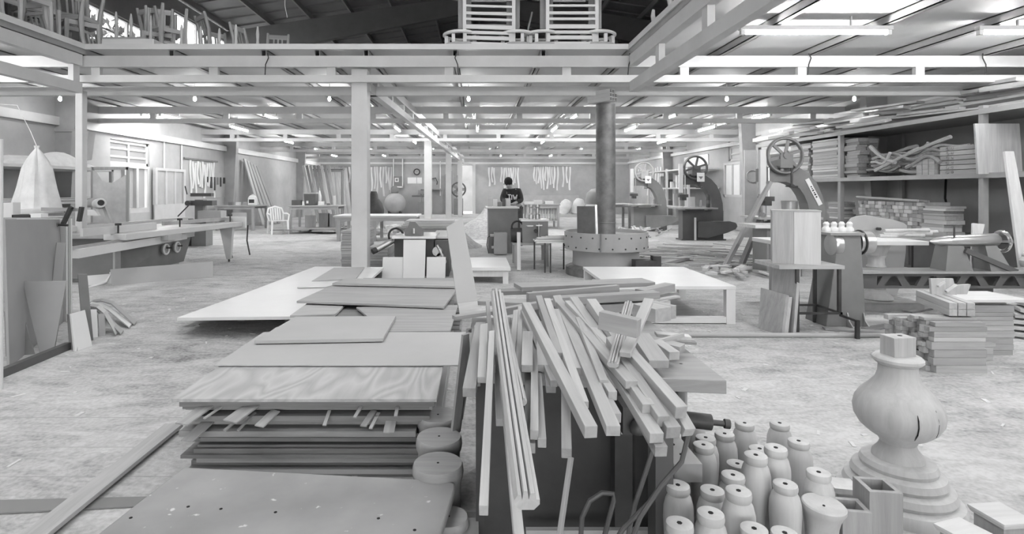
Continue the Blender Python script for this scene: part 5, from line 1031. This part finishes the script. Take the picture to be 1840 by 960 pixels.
qa, qc = B(710,327), B(717,320); part('meter', MB().box(qa.x,qc.x,31.76,31.8,qa.z,qc.z), 'white_plastic', t); part('meter_face', MB().box(qa.x+.05,qc.x-.05,31.755,31.76,qa.z+.05,qc.z-.05), 'machine', t); part('conduit', MB().tube([B(715,336),B(716,350),B(712,358)], .03, 6), 'white_plastic', t)
t = thing('air_compressor', 'air compressor with round grey tank against the back wall', 'compressor', (-4.5,31.0,0)); part('tank', MB().lathe([(.05,-.5),(.4,-.42),(.56,-.25),(.6,0),(.56,.25),(.4,.42),(.05,.5)], 26, (0,0,.62), Matrix.Rotation(math.radians(90),3,'X')), 'machine_pale', t); part('pump', MB().box(-.2,.2,-.15,.15,1.2,1.5).cyl((.0,-.2,1.4),(0,-.15,1.4),.2), 'machine', t)
for x in (-.3,.3): part('foot', MB().box(x-.05,x+.05,-.3,.3,0,.2), 'iron', t)
solo('plastic_sack', MB().lathe([(.3,0),(.42,.2),(.45,.5),(.36,.8),(.2,1.0),(.16,1.2),(.12,1.3)], 16, (-4.4,24.0,0)), 'black', 'black sack standing right behind the first column', 'sack')
def drill(label, x, y, s=1.0):
    t = thing('drill_press', label, 'drill press', (x,y,0)); part('base', MB().box(-.25,.25,-.3,.3,0,.08), 'machine', t); part('column', MB().cyl((0,.1,.08),(0,.1,1.5*s),.05), 'bare_metal', t); part('table', MB().box(-.55,.35,-.3,.2,.98,1.06), 'machine_dark', t); part('head', MB().box(-.2,.25,-.35,.3,1.25*s,1.5*s), 'machine', t); part('motor', MB().cyl((0,.3,1.2*s),(0,.3,1.55*s),.12), 'machine_dark', t); part('lower_box', MB().box(-.25,.25,-.2,.2,.08,.7), 'machine', t)
drill('small machine on a stand at the back wall under the notice sheets', -3.0, 31.2, .9)
t = thing('wall_shelf', 'narrow wall shelf with a bent hook on the back wall behind the second column', 'shelf', B(781,340), world=True); pa, pc = B(772,341), B(793,339); part('shelf_board', MB().box(pa.x,pc.x,31.5,31.98,pa.z,pc.z), 'wood_mid_x', t); part('hook', MB().tube([B(773,322),B(783,320),B(786,327),B(785,332)], .03, 6), 'iron', t); part('bracket', MB().bar(B(791,352)+V((0,.06,0)), B(791,290)+V((0,.06,0)), .06, .05), 'white_plastic', t)
for i in range(7): x = -1.75+i*.11; stick('corner_board', (x,31.4,.02), (x+.02,31.9,rn.uniform(1.8,2.6)), .08, .04, rn.choice(('wood_mid_x','wood_dark_x','wood_light_x')), 'board leaning on the back wall left of the doorway', 'board', 'boards left of the doorway', up=(0,-1,.1))
t = thing('pedestal_fan', 'round fan on a stand in front of the back doorway', 'fan', (-.95,30.6,0)); part('fan_base', MB().box(-.25,.25,-.25,.25,0,.9), 'machine', t); part('fan_cage', MB().ring((0,0,1.4), .38, .05, 'y', 24, 6), 'machine_dark', t); part('fan_hub', MB().cyl((0,-.1,1.4),(0,.1,1.4),.1), 'machine_dark', t)
for k in range(5): a = k*1.257; part('fan_blade', MB().bar((0,0,1.4),(.33*math.cos(a),0,1.4+.33*math.sin(a)),.16,.02,up=(0,1,0)), 'machine', t)
part('fan_post', MB().cyl((0,0,.9),(0,0,1.05),.04), 'iron', t)
# plumbing along the right back wall, shelf with tools
table('back_table', 'dark table with turned parts below it, right of the worker', 'table', 1.75,2.95,19.4,20.6,.86,'wood_mid_x','joist_steel',.07,True,.3)
for i in range(22): q = V((1.85+i*.05,19.6+.5*(i % 2),.302)); lathe_thing('small_spindle', 'small turned spindle standing on the shelf of the dark table', 'spindle', q, [('spindle_body', [(.02,0),(.024,.1),(.015,.2),(.026,.3),(.02,.4)], 'turned_wood')], 8, group='spindles under the dark table')
for i, (x, h, mt) in enumerate(((1.9,.08,'laminate'),(2.2,.14,'wood_pale_x'),(2.6,.10,'laminate'))): solo('table_board', MB().cb((x,19.9,.86+h/2),.3,.4,h), mt, ('white board stack at the left of the dark table','pale block in the middle of the dark table','white box at the right of the dark table')[i], 'board')
def sack(label, x, y, tilt):
    t = MB().lathe([(.2,0),(.3,.1),(.32,.4),(.3,.7),(.2,.88),(.1,.92)], 14, (x,y,.02), Matrix.Rotation(tilt,3,'Y')); solo('sack', t, 'cloth', label, 'sack')
sack('white full sack slumped at the back wall, left one', 4.4, 29.0, .5); sack('white full sack slumped at the back wall, right one', 5.25, 29.2, .25)
solo('sack_heap_board', MB().box(4.0,6.4,28.0,28.9,.0,.10), 'wood_light_x', 'low boards on the floor in front of the white sacks', 'board')
pa, pc = B(930,374), B(1040,350); solo('wall_board', MB().box(pa.x,pc.x,31.9,31.98,.3,1.05), 'machine_pale', 'grey panel along the back wall behind the dark table', 'panel')
t = thing('dust_collector', 'dust collector with grey hood and white bag behind the stove flue', 'dust collector', (3.1,14.2,0)); part('white_bag', MB().lathe([(.25,.3),(.3,.4),(.3,.95),(.27,1.0)], 20), 'cloth', t); part('hood', MB().lathe([(.29,1.0),(.3,1.1),(.26,1.28),(.15,1.38),(.03,1.4)], 20), 'machine', t); part('stand', MB().box(-.2,.2,-.2,.2,0,.3), 'machine_dark', t)
# shelves on the right wall behind the far band saw
t = thing('far_rack', 'pale rack with hanging parts at the right wall behind the far band saw', 'rack', (8.2,22.0,0), world=True)
for z in (.75,1.45,2.15): part('shelf_board', MB().box(7.6,8.7,19.9,24.6,z-.05,z), 'wood_pale_y', t)
for y in (19.95,22.2,24.5): part('upright', MB().box(7.58,7.66,y-.04,y+.04,0,2.2), 'steel_pale', t)
for i in range(14):
    y = 20.1+i*.32; h = rn.uniform(.15,.5); solo('rack_item', MB().cb((7.85,y,(.75 if i % 2 else 1.45)+h/2),.3,rn.uniform(.12,.26),h), rn.choice(('wood_light_z','machine','wood_pale_z','machine_dark')), 'box or offcut stored on the far pale rack', 'box', 'goods on the far rack')
for i in range(12): template(V((8.765,25.6+i*.4,2.5-.1*rn.random())), rn.uniform(.8,1.5), .08, .12, V((0,1,0)), 'curved wooden template hanging on the right wall near the back corner', 'templates on the right wall', rn.random()*6)
solo('poster', MB().box(8.76,8.79,21.0,23.4,2.32,2.72), 'paper', 'wide white sheet on the right wall above the far rack', 'paper')
# work bench behind the far band saw
table('far_bench', 'pale bench left of the far band saw, behind the flue', 'bench', 4.6,5.5,19.6,20.6,.88,'laminate','machine',.08)
# ------------------------------------------------------------------ centre machines
rn = random.Random(31)
def sheets(x0, x1, y0, y1, z0, z1, label, group, mats):
    z = z0
    while z < z1-.01:
        t = min(rn.choice((.04,.055,.07)), z1-z); d = rn.uniform(-.015,.015)
        solo('stacked_board', MB().box(x0+d,x1+d,y0+d,y1,z,z+t-.004), rn.choice(mats), label, 'board', group); z += t
sheets(-2.32,-1.93,9.6,10.6,.0,.66,'grey board in the tall stack left of the first column','boards left of the first column',('mdf','mdf_pale','machine_pale'))
sheets(-1.86,-1.50,9.5,10.6,.0,.38,'grey board in the low stack right of the first column','boards right of the first column',('mdf','mdf_pale','machine_pale'))
# planer with white boards leaning on it
t = thing('surface_planer', 'grey surface planer with fence behind the three white boards', 'planer', (-.95,9.1,0), world=True)
part('planer_body', MB().box(-1.28,-.66,8.75,9.4,0,.60), 'machine_dark', t); part('side_cabinet', MB().box(-.64,-.42,8.7,9.5,0,.56), 'machine_dark', t); part('planer_table', MB().box(-1.3,-.62,8.6,9.5,.60,.635), 'bare_metal', t); part('outfeed_table', MB().box(-.72,-.4,8.9,10.3,.575,.61), 'steel_pale', t)
part('fence', MB().prism([(-1.14,0),(-.84,0),(-.84,.10),(-.90,.13),(-.97,.21),(-1.06,.21),(-1.09,.12),(-1.14,.12)], (0,8.95,.635), (1,0,0), (0,0,1), .05), 'machine', t); part('fence_pin', MB().cyl((-.99,8.88,.66),(-.99,8.88,.74),.015,n=8), 'white_plastic', t)
part('roller_arm', MB().cyl((-1.3,8.7,.56),(-1.52,8.5,.44),.045,n=14), 'bare_metal', t); part('roller_end', MB().cyl((-1.52,8.5,.44),(-1.57,8.46,.415),.045,n=14), 'black', t); part('belt_guard', MB().ring((-1.32,9.2,.6), .12, .02, 'y', 20, 6), 'iron', t)
for k in range(3): part('belt_pulley', MB().cyl((-.60+.05*k,8.62,.40-.08*k),(-.60+.05*k,8.70,.40-.08*k),.075-.015*k,n=16), 'bare_metal', t)
part('motor_hose', MB().tube([(-.6,8.6,.5),(-.52,8.55,.35),(-.5,8.6,.15)], .02, 8), 'bare_metal', t)
lean('white_board', (686,503),(725,503),(688,462),(726,462),.018,'laminate','white board leaning on the planer, left of three',Db=8.42,Dt=.06)
lean('white_board', (724,503),(763,503),(725,431),(765,431),.018,'laminate','tallest white board leaning on the planer, middle of three',Db=8.40,Dt=.1)
lean('white_board', (766,503),(800,503),(767,462),(801,462),.018,'laminate','white board leaning on the planer, right of three',Db=8.42,Dt=.06)
for i in range(4): slab('outfeed_board', (-1.5+.03*i,-.45), (11.2,11.9), .62+.03*(i+1), .026, 'wood_pale_x', 'pale board stacked on the table behind the planer', 'board', 'boards behind the planer')
table('outfeed_stand', 'table carrying pale boards behind the planer', 'table', -1.6,-.4,11.1,12.0,.62,'wood_light_x','joist_steel',.05)
table('low_bench', 'low white bench right of the leaning board, on the floor before the cabinet', 'bench', -.25,.5,8.0,9.2,.24,'laminate','wood_pale_z',.08,top=.05)
# planer-moulder cabinet in front of the worker
t = thing('thicknesser_cabinet', 'tall dark grey machine cabinet in front of the worker', 'machine', (.6,12.4,0), world=True)
part('cabinet_body', MB().box(.27,.90,11.9,13.0,0,.96), 'machine', t); part('cabinet_top', MB().box(.22,.93,11.86,13.05,.96,.985), 'laminate', t)
part('switch_box', MB().box(.38,.65,11.55,11.85,.02,.46), 'machine_pale', t); part('cable_gland', MB().cyl((.30,11.7,.40),(.38,11.7,.40),.03), 'steel_pale', t); part('cable_gland', MB().cyl((.33,11.7,.15),(.38,11.7,.15),.03), 'steel_pale', t); part('supply_cable', MB().tube([(.32,11.7,.40),(.25,11.7,.36),(.23,11.7,.2),(.27,11.7,.02)], .009, 6), 'rubber', t)
for i, (x, w, h, mt) in enumerate(((.32,.12,.22,'wood_pale_x'),(.44,.1,.16,'laminate'),(.54,.1,.1,'machine'),(.64,.08,.16,'machine_dark'),(.73,.12,.18,'wood_pale_x'))): solo('bench_piece', MB().cb((x,12.7,.985+h/2),w,.1,h), mt, ('pale box at the left of the cabinet top','white box on the cabinet top','grey box in the middle of the cabinet top','dark machine head on the cabinet top','pale workpiece under the hands of the worker')[i], 'box')
# sawdust heap
b = MB(); N = 18
for i in range(N+1):
    for j in range(N+1):
        u, w = i/N*2-1, j/N*2-1; r = math.hypot(u, w); b.v.append(V((.25+1.0*u, 16.4+1.3*w, max(-.02, .82*(1-r)**1.15*(1+.12*math.sin(7*u+5*w)) if r < 1 else -.02))))
b.f = [(i*(N+1)+j, i*(N+1)+j+1, (i+1)*(N+1)+j+1, (i+1)*(N+1)+j) for i in range(N) for j in range(N)]
solo('sawdust_heap', b, 'sawdust', 'conical heap of sawdust behind the leaning board', 'sawdust heap')
b = MB(); N = 14
for i in range(N+1):
    for j in range(N+1):
        u, w = i/N*2-1, j/N*2-1; r = math.hypot(u, w); b.v.append(V((-.42+.6*u, 13.4+.8*w, max(-.02, .42*(1-r)**1.1*(1+.12*math.sin(6*u+4*w)) if r < 1 else -.02))))
b.f = [(i*(N+1)+j, i*(N+1)+j+1, (i+1)*(N+1)+j+1, (i+1)*(N+1)+j) for i in range(N) for j in range(N)]
solo('sawdust_heap', b, 'sawdust', 'lower sawdust heap left of the tall machine cabinet', 'sawdust heap')
# grinder on a wooden stand
t = thing('grinding_machine', 'dark machine head with black motor on a wooden stand left of the stove', 'machine', (1.05,10.0,0), world=True)
part('stand_top', MB().box(.66,1.32,9.8,10.4,.38,.42), 'wood_light_x', t)
for x, y in ((.68,9.82),(1.22,9.82),(.68,10.32),(1.22,10.32)): part('leg', MB().box(x,x+.07,y,y+.06,0,.38), 'wood_light_z', t)
part('stretcher', MB().box(.75,1.22,9.84,9.88,.06,.11), 'wood_light_x', t)
part('head_box', MB().box(.82,1.28,9.85,10.3,.42,.80), 'machine', t); part('head_lid', MB().box(.8,1.30,9.83,10.32,.80,.83), 'laminate', t); part('handle', MB().tube([(.9,9.84,.72),(.91,9.8,.72),(1.0,9.8,.72),(1.01,9.84,.72)], .012, 6), 'white_plastic', t); part('feed_knob', MB().cyl((1.06,9.84,.63),(1.06,9.78,.63),.035), 'black', t); part('feed_rod', MB().cyl((1.11,9.82,.5),(1.11,9.82,.76),.018).box(1.06,1.17,9.79,9.83,.72,.74), 'bare_metal', t)
part('motor', MB().cyl((.62,9.95,.55),(.82,9.95,.55),.13,n=18), 'black', t); part('cable_coil', MB().ring((.74,9.9,.70), .10, .018, 'y', 18, 6), 'rubber', t)
stick('pale_lath', (.72,9.3,.01), (.74,9.6,.62), .06, .025, 'wood_pale_x', 'pale slat leaning on the wooden stand of the dark machine', 'slat', up=(0,-1,.2))
t = thing('stick_table', 'small iron-legged table with pale sticks left of the stove', 'table', (1.25,9.3,0), world=True)
part('table_top', MB().box(.98,1.62,9.05,9.6,.49,.51), 'laminate', t)
for x, y in ((1.13,9.1),(1.22,9.1),(1.5,9.5),(1.0,9.5)): part('leg', MB().box(x-.012,x+.012,y-.012,y+.012,0,.49), 'iron', t)
for i in range(9): stick('table_stick', (.95+.03*i,9.08+.05*i,.525+.02*(i % 3)), (1.5+.02*i,9.14+.05*i,.525+.02*(i % 3)), .05, .018, rn.choice(('wood_pale_x','wood_light_x')), 'pale stick lying on the small iron-legged table', 'stick', 'sticks on the small table')
for i, (x, y, z) in enumerate(((1.0,10.1,.83),(1.12,10.1,.83),(1.05,13.4,.0))):
    if i < 2: solo('machine_part', MB().lathe([(.05,0),(.05,.08),(.03,.1),(.03,.2),(.05,.22),(.05,.26)], 12, (x,y,z)), 'bare_metal', ('metal fitting on the dark machine head, left','metal fitting on the dark machine head, right')[i], 'fitting')
# ------------------------------------------------------------------ the worker
def skin_mesh(name, nodes, edges, root, mat, parent, sub=2, label=None):
    me = bpy.data.meshes.new(name); ks = list(nodes); off = V(parent.location)
    me.from_pydata([V(nodes[k][0])-off for k in ks], [(ks.index(a), ks.index(c)) for a, c in edges], [])
    me.materials.append(M[mat])
    o = bpy.data.objects.new(name, me); C.objects.link(o); o.parent = parent
    o.modifiers.new('skin', 'SKIN')
    for k in ks:
        r = nodes[k][1]; sv = me.skin_vertices[0].data[ks.index(k)]; sv.radius = r if isinstance(r, tuple) else (r, r); sv.use_root = (k == root)
    s = o.modifiers.new('sub', 'SUBSURF'); s.levels = sub; s.render_levels = sub
    o.modifiers['skin'].use_smooth_shade = True
    return setp(o, label=label)
X, Y = .93, 13.62
man = thing('person', 'worker with dark hair in a dark sweater leaning over the machine cabinet', 'person', (X,Y,0), world=True)
J = dict(pel=((X+.04,Y+.06,.93),(.13,.11)), sp=((X+.0,Y,1.10),(.13,.11)), ch=((X-.05,Y-.06,1.27),(.15,.115)), nk=((X-.10,Y-.10,1.40),.055), hd=((X-.135,Y-.16,1.46),.075), ht=((X-.15,Y-.20,1.56),.07),
  sl=((X-.23,Y-.10,1.33),.065), el=((X-.30,Y-.24,1.12),.05), wl=((X-.19,Y-.46,1.05),.034), pl=((X-.16,Y-.53,1.035),.036),
  sr=((X+.13,Y-.02,1.33),.065), er=((X+.17,Y-.2,1.10),.05), wr=((X-.0,Y-.44,1.05),.034), pr=((X-.04,Y-.51,1.035),.036),
  hl=((X-.06,Y+.05,.88),.10), kl=((X-.07,Y+.0,.50),.068), al=((X-.07,Y+.07,.10),.045), fl=((X-.08,Y-.07,.045),.04), hr=((X+.14,Y+.06,.88),.10), kr=((X+.15,Y+.02,.50),.068), ar=((X+.16,Y+.09,.10),.045), fr=((X+.16,Y-.05,.045),.04))
E = [('pel','sp'),('sp','ch'),('ch','nk'),('nk','hd'),('hd','ht'),('ch','sl'),('sl','el'),('el','wl'),('wl','pl'),('ch','sr'),('sr','er'),('er','wr'),('wr','pr'),('pel','hl'),('hl','kl'),('kl','al'),('al','fl'),('pel','hr'),('hr','kr'),('kr','ar'),('ar','fr')]
for side, p, sx in (('l','pl',1),('r','pr',-1)):
    b0 = V(J[p][0])
    for k, (dx, ln) in enumerate(((-.03,.05),(-.01,.062),(.01,.066),(.03,.055))):
        a = b0+V((dx,-.03,0)); c = a+V((dx*.3,-ln*.6,-.005)); d = c+V((0,-ln*.4,-.02)); J[f'f{side}{k}a'] = (c,.009); J[f'f{side}{k}b'] = (d,.008); E += [(p,f'f{side}{k}a'),(f'f{side}{k}a',f'f{side}{k}b')]
    J[f't{side}'] = (b0+V((sx*.05,-.01,-.005)),.010); J[f't{side}b'] = (b0+V((sx*.065,-.04,-.015)),.009); E += [(p,f't{side}'),(f't{side}',f't{side}b')]
skin_mesh('body', J, E, 'pel', 'skin', man)
up = lambda k, s: (J[k][0], tuple(a*s for a in J[k][1]) if isinstance(J[k][1], tuple) else J[k][1]*s)
ws = {'pel':up('pel',1.12),'sp':up('sp',1.18),'ch':up('ch',1.16),'cl':((V(J['nk'][0])+V((.01,.01,-.04))),.062),'sl':up('sl',1.25),'el':up('el',1.3),'wl':(V(J['wl'][0])+V((-.01,.03,.005)),.046),'sr':up('sr',1.25),'er':up('er',1.3),'wr':(V(J['wr'][0])+V((.01,.03,.005)),.046)}
skin_mesh('sweater', ws, [('pel','sp'),('sp','ch'),('ch','cl'),('ch','sl'),('sl','el'),('el','wl'),('ch','sr'),('sr','er'),('er','wr')], 'pel', 'cloth_dark', man, label='dark sweater with white letters')
skin_mesh('trousers', {'pel':(J['pel'][0],(.135,.115)),'hl':up('hl',1.12),'kl':up('kl',1.2),'al':(V(J['al'][0])+V((0,0,.03)),.062),'hr':up('hr',1.12),'kr':up('kr',1.2),'ar':(V(J['ar'][0])+V((0,0,.03)),.062)}, [('pel','hl'),('hl','kl'),('kl','al'),('pel','hr'),('hr','kr'),('kr','ar')], 'pel', 'trouser', man)
hc = V(J['ht'][0]); 
b = MB(); b.lathe([(.02,-.085),(.07,-.075),(.098,-.03),(.104,.02),(.09,.07),(.05,.105),(.01,.115)], 18, hc+V((.005,.03,-.005)), Matrix.Rotation(math.radians(28),3,'X')); part('hair', b, 'hair', man)
fc = V(J['hd'][0])+V((-.02,-.075,.0)); part('nose', MB().bar(fc+V((0,0,.02)), fc+V((-.005,-.03,-.02)), .02, .02), 'skin', man)
for dx in (-.03,.03): part('eye', MB().cyl(fc+V((dx,.005,.035)), fc+V((dx,-.004,.035)), .008, n=8), 'hair', man); part('ear', MB().lathe([(.004,-.03),(.018,-.01),(.018,.015),(.004,.03)], 8, hc+V((dx*3.1,.03,-.06))), 'skin', man)
part('mouth', MB().box(fc.x-.02,fc.x+.02,fc.y-.01,fc.y,fc.z-.035,fc.z-.028), 'hair', man)
for dx in (-.07,.16): part('shoe', MB().box(X+dx-.05,X+dx+.05,Y-.14,Y+.13,0,.08), 'black', man, bev=.02)
# white letters on the sweater
def stroke(a, c): part('letter_stroke', MB().bar(V((X-.05,Y-.205,1.17))+V((a[0],-.02-.02*0,a[1])), V((X-.05,Y-.205,1.17))+V((c[0],-.02,c[1])), .02, .02), 'paper', man)
for a, c in (((-.11,.07),(-.04,.07)),((-.075,.07),(-.075,-.05)),((-.015,.07),(-.015,-.05)),((.02,.07),(.045,-.05)),((.045,-.05),(.065,.03)),((.065,.03),(.085,-.05)),((.085,-.05),(.11,.07))): stroke(a, c)
# ------------------------------------------------------------------ goods on the mezzanine
DZ = 3.52
def chair_proto():
    t = thing('wooden_chair', '', 'chair')
    part('front_leg', MB().tube([(-.22,-.22,0),(-.215,-.22,.2),(-.21,-.21,.44)], [.024,.03,.038], 6), 'wood_light_z', t); part('front_leg', MB().tube([(.22,-.22,0),(.215,-.22,.2),(.21,-.21,.44)], [.024,.03,.038], 6), 'wood_light_z', t)
    for s in (-1,1): part('rear_post', MB().tube([(s*.19,.27,0),(s*.19,.22,.25),(s*.19,.2,.45),(s*.195,.22,.7),(s*.2,.3,1.0)], [.026,.034,.04,.034,.026], 6), 'wood_light_z', t)
    part('seat_rail', MB().box(-.22,.22,-.235,-.205,.37,.44), 'wood_light_x', t); part('seat_rail', MB().box(-.2,.2,.19,.215,.37,.44), 'wood_light_x', t)
    for s in (-1,1): part('seat_rail', MB().bar((s*.205,-.22,.405),(s*.19,.2,.405),.025,.07), 'wood_light_y', t)
    part('back_rail', MB().box(-.2,.2,.275,.3,.88,.97), 'wood_light_x', t); part('back_rail', MB().box(-.19,.19,.2,.225,.6,.64), 'wood_light_x', t)
    for x in (-.08,0,.08): part('back_slat', MB().bar((x,.215,.62),(x,.285,.9),.03,.012,up=(0,1,0)), 'wood_light_z', t)
    return t
spots = [(-6.45,7.15,0,.3,0),(-6.5,7.2,.47,1.2,1),(-7.1,7.9,0,1.9,0),(-7.1,7.9,.46,.4,1),(-6.35,8.0,0,2.6,0),(-6.4,8.0,.46,2.2,1),(-6.25,8.75,0,.9,0),(-6.25,8.75,.46,1.5,1),(-7.8,8.3,0,0,0),(-7.7,7.3,0,.5,0),(-7.0,9.1,0,1.1,0),(-5.35,9.4,0,.5,0),(-5.2,9.4,.45,.9,1),(-4.75,10.2,0,2.4,0),(-4.3,10.6,0,1.3,0),(-3.95,11.0,0,.2,0),(-5.9,10.3,0,.4,0),(-7.0,8.6,.9,.2,0),(-6.5,7.6,.92,2.0,0),(-6.15,7.55,0,1.4,0),(-6.2,7.55,.47,2.9,1),(-6.8,7.5,0,.1,0),(-6.75,8.35,0,2.2,0),(-6.7,8.3,.46,.7,1),(-6.15,8.35,.9,.3,0),(-7.3,9.2,.5,1.8,1),(-5.6,9.9,0,2.8,0),(-5.0,10.9,0,.8,0)]
c0 = chair_proto()
for i, (x, y, z, rz, inv) in enumerate(spots):
    o = c0 if i == 0 else copy_tree(c0)
    o.location = (x, y, DZ+z+(.44 if inv else 0)); o.rotation_euler = (math.pi if inv else 0, 0, rz)
    setp(o, ('bare wooden chair frame stacked on the mezzanine at the upper left corner' if x < -6 else 'bare wooden chair frame standing on the mezzanine before the high window'), 'chair', 'chair frames upper left' if x < -6 else 'chair frames before the high window')
solo('pale_crate', MB().box(-5.75,-4.95,8.55,9.0,DZ,DZ+.16), 'laminate', 'pale flat crate at the mezzanine edge among the chair frames', 'crate', bev=.01); solo('crate_board', MB().box(-5.8,-5.1,8.6,9.0,DZ+.161,DZ+.2), 'wood_mid_x', 'brown board lying on the pale crate', 'board')
for i, x in enumerate((-5.62,-5.45,-5.2,-4.6,-4.35,-4.1,-3.75,-3.45)): solo('turned_post', MB().lathe([(.025,0),(.03,.1),(.02,.2),(.028,.3),(.012,.42)], 10, (x,8.7+.1*(i % 3),DZ+(.2 if i < 3 else 0))), 'turned_wood', 'small pointed turned post standing at the mezzanine edge', 'post', 'posts at the mezzanine edge')
def gallery(label, x0, x1, y, rise):
    t = thing('slatted_frame_stack', label, 'frame stack', ((x0+x1)/2,y,DZ), world=True)
    z = DZ+.01; ys = y-.18; k = 0
    for dz, h in ((.03,.05),(.12,.055),(.20,.045),(.285,.06),(.40,.035),(.49,.04),(.60,.03),(.72,.05),(.80,.045),(.89,.05),(.98,.045),(1.07,.04)):
        part('slat', MB().bar((x0,ys,z+dz), (x1,ys,z+dz+rise), .03, h), 'laminate', t)
        if k % 2 == 0: part('rear_slat', MB().bar((x0+.05,ys+.5,z+dz+.05), (x1-.05,ys+.5,z+dz+.05), .03, h), 'wood_pale_x', t)
        k += 1
    for x in (x0-.02, x1+.02): part('upright', MB().box(x-.025,x+.025,ys-.02,ys+.05,DZ,z+1.15), 'laminate', t); part('side_panel', MB().box(x-.10,x+.10,ys+.12,ys+.14,DZ+.30,z+.78), 'wood_mid_z', t)
    for x in (x0-.08, x1+.08):
        for zz in (.0,.82):
            d = part('round_shelf', MB().lathe([(.05,zz+.02),(.27,zz+.02),(.27,zz+.055),(.05,zz+.06)], 26, (x,ys+.2,DZ)), 'wood_light_x', t); part('shelf_rim', MB().ring((x,ys+.2,DZ+zz+.215), .255, .026, 'z', 26, 6), 'laminate', d)
            for q in range(8): a = q*math.pi/4+.3; part('rim_block', MB().box(x+.23*math.cos(a)-.025,x+.23*math.cos(a)+.025,ys+.2+.23*math.sin(a)-.025,ys+.2+.23*math.sin(a)+.025,DZ+zz+.06,DZ+zz+.185), 'laminate', d)
    return t
gallery('left stack of pale slatted frames with round rimmed shelves at the mezzanine edge', -.15, .55, 8.56, -.02); gallery('right stack of pale slatted frames with round rimmed shelves at the mezzanine edge', 1.10, 1.80, 8.56, .0)
stick('leaning_rod', (.74,8.75,DZ), (.9,8.9,4.2), .02, .02, 'wood_pale_x', 'thin pale rod leaning between the two slatted frame stacks', 'rod')
for i, y in enumerate((7.55,6.9,6.35,5.9)): solo('curved_chair_part', MB().tube([(2.42,y,DZ),(2.43,y+.02,DZ+.1),(2.40,y,DZ+.2),(2.41,y,DZ+.28)], [.03,.035,.03,.02], 6), 'wood_light_z', 'curved wooden leg standing up at the right mezzanine edge', 'chair part', 'curved legs at the right mezzanine edge')
solo('hanging_wire', MB().tube([(-3.25,9.5,6.9),(-3.26,9.5,4.5),(-3.22,9.5,4.3)], .006, 6), 'bare_metal', 'thin wire hanging from the roof above the left mezzanine', 'wire')
# ------------------------------------------------------------------ chips and shavings scattered over the floor
rn = random.Random(77); b = MB()
for i in range(900):
    x = rn.uniform(-7.5,7.3); y = rn.uniform(2.2,20) if i % 3 else rn.uniform(2.2,7); a = rn.uniform(0,6.28); l = rn.uniform(.008,.04); w = rn.uniform(.004,.015); h = rn.uniform(-.001,.003)
    d = V((math.cos(a),math.sin(a),0)); s = V((-math.sin(a),math.cos(a),0)); c = V((x,y,.003))
    b.hexa([c+d*l*p+s*w*q+V((0,0,z)) for z in (-.003,h) for p,q in ((-1,-1),(1,-1),(1,1),(-1,1))])
solo('wood_chips', b, 'wood_pale_x', 'scattered wood chips and shavings on the floor', 'wood chips', kind='stuff')
